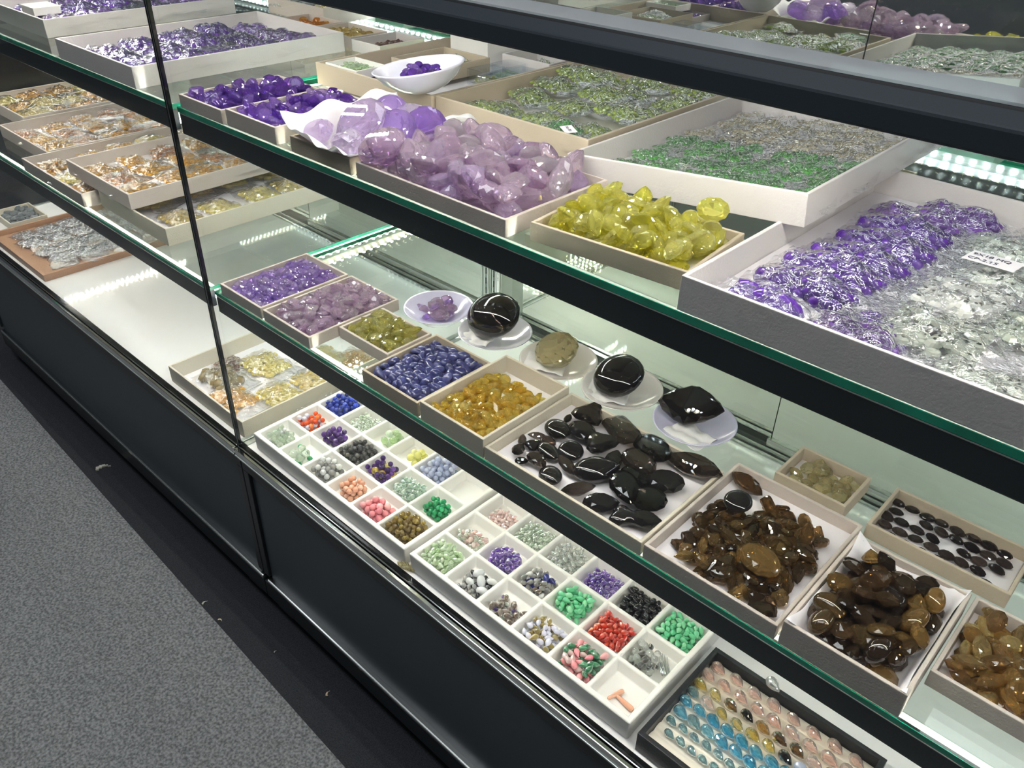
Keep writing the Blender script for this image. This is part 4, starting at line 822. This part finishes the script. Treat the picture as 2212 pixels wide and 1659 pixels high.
for r in range(3):
    for c in range(6):
        for (k, m, s0, s1, n, nm, colr) in W1[r][c]:
            cell(c1, r, c, [(k, m, s0, s1)], n if len(W1[r][c]) == 1 else n, nm, '%s %s, %s, %s cell, tray by the corner post' % (colr, 'drop' if k == 'drop' else 'round bead', RND[r], COLN[c]), SUB.get((r, c))) if len(W1[r][c]) == 1 else None
        if len(W1[r][c]) > 1:     # mixed cell: drop both kinds together
            x0, x1, y0, y1 = c1[r * 6 + c]; s = SUB.get((r, c)) or (.05, .95, .05, .85)
            pk = []
            for (k, m, s0, s1, n, nm, colr) in W1[r][c]: pk += [(k, m, s0, s1)] * n
            n = int(len(pk) * 1.3); before = heap((x0 + (x1 - x0) * s[0], x0 + (x1 - x0) * s[1], y0 + (y1 - y0) * s[2], y0 + (y1 - y0) * s[3]), fz + .0004, n, pk, 'bead', 'x', 'x', .3, .02, 'bead', zmax=fz + .024, pack=.96, tries=60, lattice=True)
            for o in before:
                for (k, m, s0, s1, nn, nm, colr) in W1[r][c]:
                    if o.data.materials[0] == M[m]:
                        o.name = nm; o['label'] = '%s round bead, %s, %s cell, tray by the corner post, %s' % (colr, RND[r], COLN[c], o['label'].split(', ')[-1].replace('on top ', '')); o['group'] = '%s beads %s, cell %s' % (colr, RND[r], COLN[c])
W2 = [[[('drop', 'pale_green', .0065, .0085, 64, 'pale_green_drop', 'pale green')], [('drop', 'black_gem', .006, .007, 9, 'black_drop', 'black'), ('drop', 'grey_moon', .006, .008, 13, 'grey_drop', 'grey'), ('olive', 'milk', .009, .013, 6, 'milky_drop', 'long milky')], [('drop', 'taupe', .008, .0095, 12, 'brown_drop', 'dark brown'), ('drop', 'clear_green', .006, .0075, 8, 'clear_drop', 'see-through'), ('drop', 'purple_bead', .006, .0065, 1, 'purple_drop', 'single dark purple')], [('drop', 'lilac_white', .007, .009, 16, 'lilac_drop', 'lilac'), ('drop', 'olive_brown', .007, .009, 20, 'olive_drop', 'olive')], [('drop', 'deep_green', .0078, .0092, 28, 'green_drop', 'deep green'), ('drop', 'pink', .008, .0095, 10, 'pink_drop', 'pink'), ('drop', 'pale_pink', .008, .0095, 7, 'pale_pink_drop', 'pale pink')], []],
 [[('drop', 'clear_green', .006, .0072, 24, 'clear_drop', 'see-through pale green'), ('drop', 'pale_pink', .007, .0085, 9, 'pale_pink_drop', 'pale pink')], [('drop', 'amethyst_dark', .0070, .0085, 40, 'purple_drop', 'purple')], [('drop', 'navy', .0085, .0100, 7, 'navy_drop', 'navy blue'), ('drop', 'grey_moon', .007, .008, 16, 'grey_drop', 'grey'), ('drop', 'taupe', .006, .008, 8, 'taupe_drop', 'taupe'), ('drop', 'milk', .007, .008, 4, 'white_drop', 'milk white')], [('drop', 'bright_green', .0070, .0088, 46, 'green_drop', 'apple green')], [('drop', 'red', .0062, .0078, 74, 'red_drop', 'orange red')], [(b, 'clear', .0055, .0065, 20, 'clear_bead', 'colourless'), ('drop', 'dark_grey', .0068, .008, 9, 'grey_drop', 'smoke grey')]],
 [[('drop', 'pale_pink', .005, .0062, 46, 'pale_pink_drop', 'pale pink')], [('drop', 'clear_green', .006, .0072, 66, 'pale_drop', 'pale grey-green')], [('drop', 'clear', .0065, .0080, 56, 'clear_drop', 'colourless')], [('drop', 'amethyst_dark', .0055, .0070, 60, 'purple_drop', 'deep purple')], [('olive', 'black_gem', .0062, .0080, 50, 'black_bead', 'glossy black')], [('drop', 'bright_green', .0060, .0082, 70, 'green_drop', 'bright apple green')]]]
SUB2 = {(0, 1): (.1, 1, 0, .9), (0, 2): (.05, 1, 0, .75), (0, 3): (0, 1, 0, .9), (1, 0): (.05, 1, .05, .6), (1, 1): (.1, 1, 0, .75), (1, 2): (.1, .95, .05, .85), (1, 3): (0, .9, .1, 1), (2, 0): (.1, 1, 0, .75), (2, 3): (.05, 1, 0, .9), (1, 5): (.0, .75, .05, .80)}
for r in range(3):
    for c in range(6):
        if not W2[r][c]: continue
        x0, x1, y0, y1 = c2[r * 6 + c]; s = SUB2.get((r, c)) or (0, 1, 0, .95); pk = []
        for (k, m, s0, s1, n, nm, colr) in W2[r][c]: pk += [(k, m, s0, s1)] * n
        out = heap((x0 + (x1 - x0) * s[0], x0 + (x1 - x0) * s[1], y0 + (y1 - y0) * s[2], y0 + (y1 - y0) * s[3]), fz + .0004, int(len(pk) * (1.5 if len(pk) > 20 else 1)), pk, 'bead', 'x', 'x', .35, .02, 'bead', zmax=fz + .024, pack=.93, tries=60, lattice=True)
        for o in out:
            for (k, m, s0, s1, nn, nm, colr) in W2[r][c]:
                if o.data.materials[0] == M[m]:
                    w = 'round bead' if k == 'bead' else 'drop-shaped bead'
                    o.name = nm; o['label'] = '%s %s, %s, %s cell, tray by the black one, %s' % (colr, w, RND[r], COLN[c], o['label'].split(', ')[-1].replace('on top ', '')); o['group'] = '%s beads of the second tray %s, cell %s' % (colr, RND[r], COLN[c])
x0, x1, y0, y1 = c2[5]
place('peach_baton', 'baton', 'peach', .0125, (x0 + .022, y0 + .020, fz + .0045), (0, 0, 1.25), 'faceted peach baton lying crossways in the nearly empty cell', 'bead')
place('peach_baton', 'baton', 'peach', .0140, (x0 + .038, y0 + .018, fz + .0045), (0, 0, -.10), 'smooth peach club-shaped baton beside the faceted one', 'bead')
x0, x1, y0, y1 = c2[11]
for i in range(7):
    place('clear_rod', 'rod', 'clear', .019, (x0 + .033 + i * .0019, y0 + .033 + i * .0014 - .001 * (i % 2), fz + .002 + .0014 * (i % 2)), (0, 0, -.62 - .035 * i), 'long colourless rod fanned out beside the clear beads', 'bead', 'fan of colourless rods')
for i in range(6):
    place('loose_marquise', 'cut_marquise', 'khaki', .0075, (.438 + .004 * i, .004 + .003 * (i % 3), .003 + .002 * (i % 2)), (U(-.4, .4), 0, U(-.5, .8)), 'tiny straw coloured marquise spilled between the two sorting trays', 'gemstone', 'spilled marquises')

# ------------------------------------------------------------------ black tray with rows of drops
bt = tray('display_tray', .879, 1.114, .006, .184, 0, .034, 'tray_black', 'black tray with ivory foam rows holding faceted drops', wall=.007, lining=None)
fm = MB(); nr = 9; n = 60; vs = []; fs = []
for j in range(n + 1):
    y = -.0815 + .163 * j / n; z = .0165 + .0055 * abs(math.sin(PI * nr * j / n)) ** .6
    vs += [(-.110, y, z), (.110, y, z)]
for j in range(n): fs.append((2 * j, 2 * j + 1, 2 * j + 3, 2 * j + 2))
k = len(vs); vs += [(-.110, -.0815, .004), (.110, -.0815, .004), (-.110, .0815, .004), (.110, .0815, .004)]
fs += [(k, k + 1, 1, 0), (2 * n, 2 * n + 1, k + 3, k + 2)]
fm.add(vs, fs).build('foam_insert', 'foam', bt, smooth=True)
ROWS = [(.0265, .0160, .0078, ['teal_topaz'] * 14, .020), (.0440, .0165, .0080, ['teal_topaz'] * 14, .012), (.0610, .0195, .0110, ['blue_topaz', 'teal_topaz'] + ['blue_topaz'] * 10, .014),
        (.0790, .0200, .0108, ['blue_topaz'] * 12, .010), (.0960, .0215, .0105, ['teal_topaz', 'peach_drop', 'gold_drop', 'gold_drop', 'gold_drop', 'gold_drop', 'smoky_black', 'pale_blue', 'gold_drop', 'gold_drop'], .009),
        (.1140, .0225, .0110, ['gold_drop', 'gold_drop', 'smoky_brown', 'smoky_black', 'amber', 'smoky_brown', 'smoky_brown', 'peach_drop', 'peach_drop'], .009), (.1320, .0240, .0115, ['peach_drop'] * 9, .009), (.1510, .0270, .0115, ['peach_drop'] * 8, .013)]
CN = {'teal_topaz': 'teal', 'blue_topaz': 'sky blue', 'peach_drop': 'peach pink', 'gold_drop': 'golden', 'smoky_black': 'black', 'pale_blue': 'lilac blue', 'smoky_brown': 'brown', 'amber': 'amber'}
RN = ['first', 'second', 'third', 'fourth', 'fifth', 'sixth', 'seventh', 'last']
for ri, (y, pitch, s, mats_, off) in enumerate(ROWS):
    for i, m in enumerate(mats_):
        x = .886 + off + i * pitch
        if x > 1.098: break
        k = 'drop' if m == 'pale_blue' else 'briolette'
        place('faceted_drop', k, m, s * U(.98, 1.10), (x, y + .010 + U(-.001, .001), .0235 + s * .30), (U(0, 1), -.12, -.42 + U(-.08, .08)), '%s faceted drop, %s foam row of the black tray, %s' % (CN[m], RN[ri], 'left end' if x < .95 else ('middle' if x < 1.03 else 'right end')), 'gemstone', '%s drops in the %s row' % (CN[m], RN[ri]))
place('faceted_drop', 'briolette', 'clear', .0120, (.966, .1785, .0405), (0, 0, -.42), 'single colourless drop lying on the back rim of the black tray', 'gemstone')
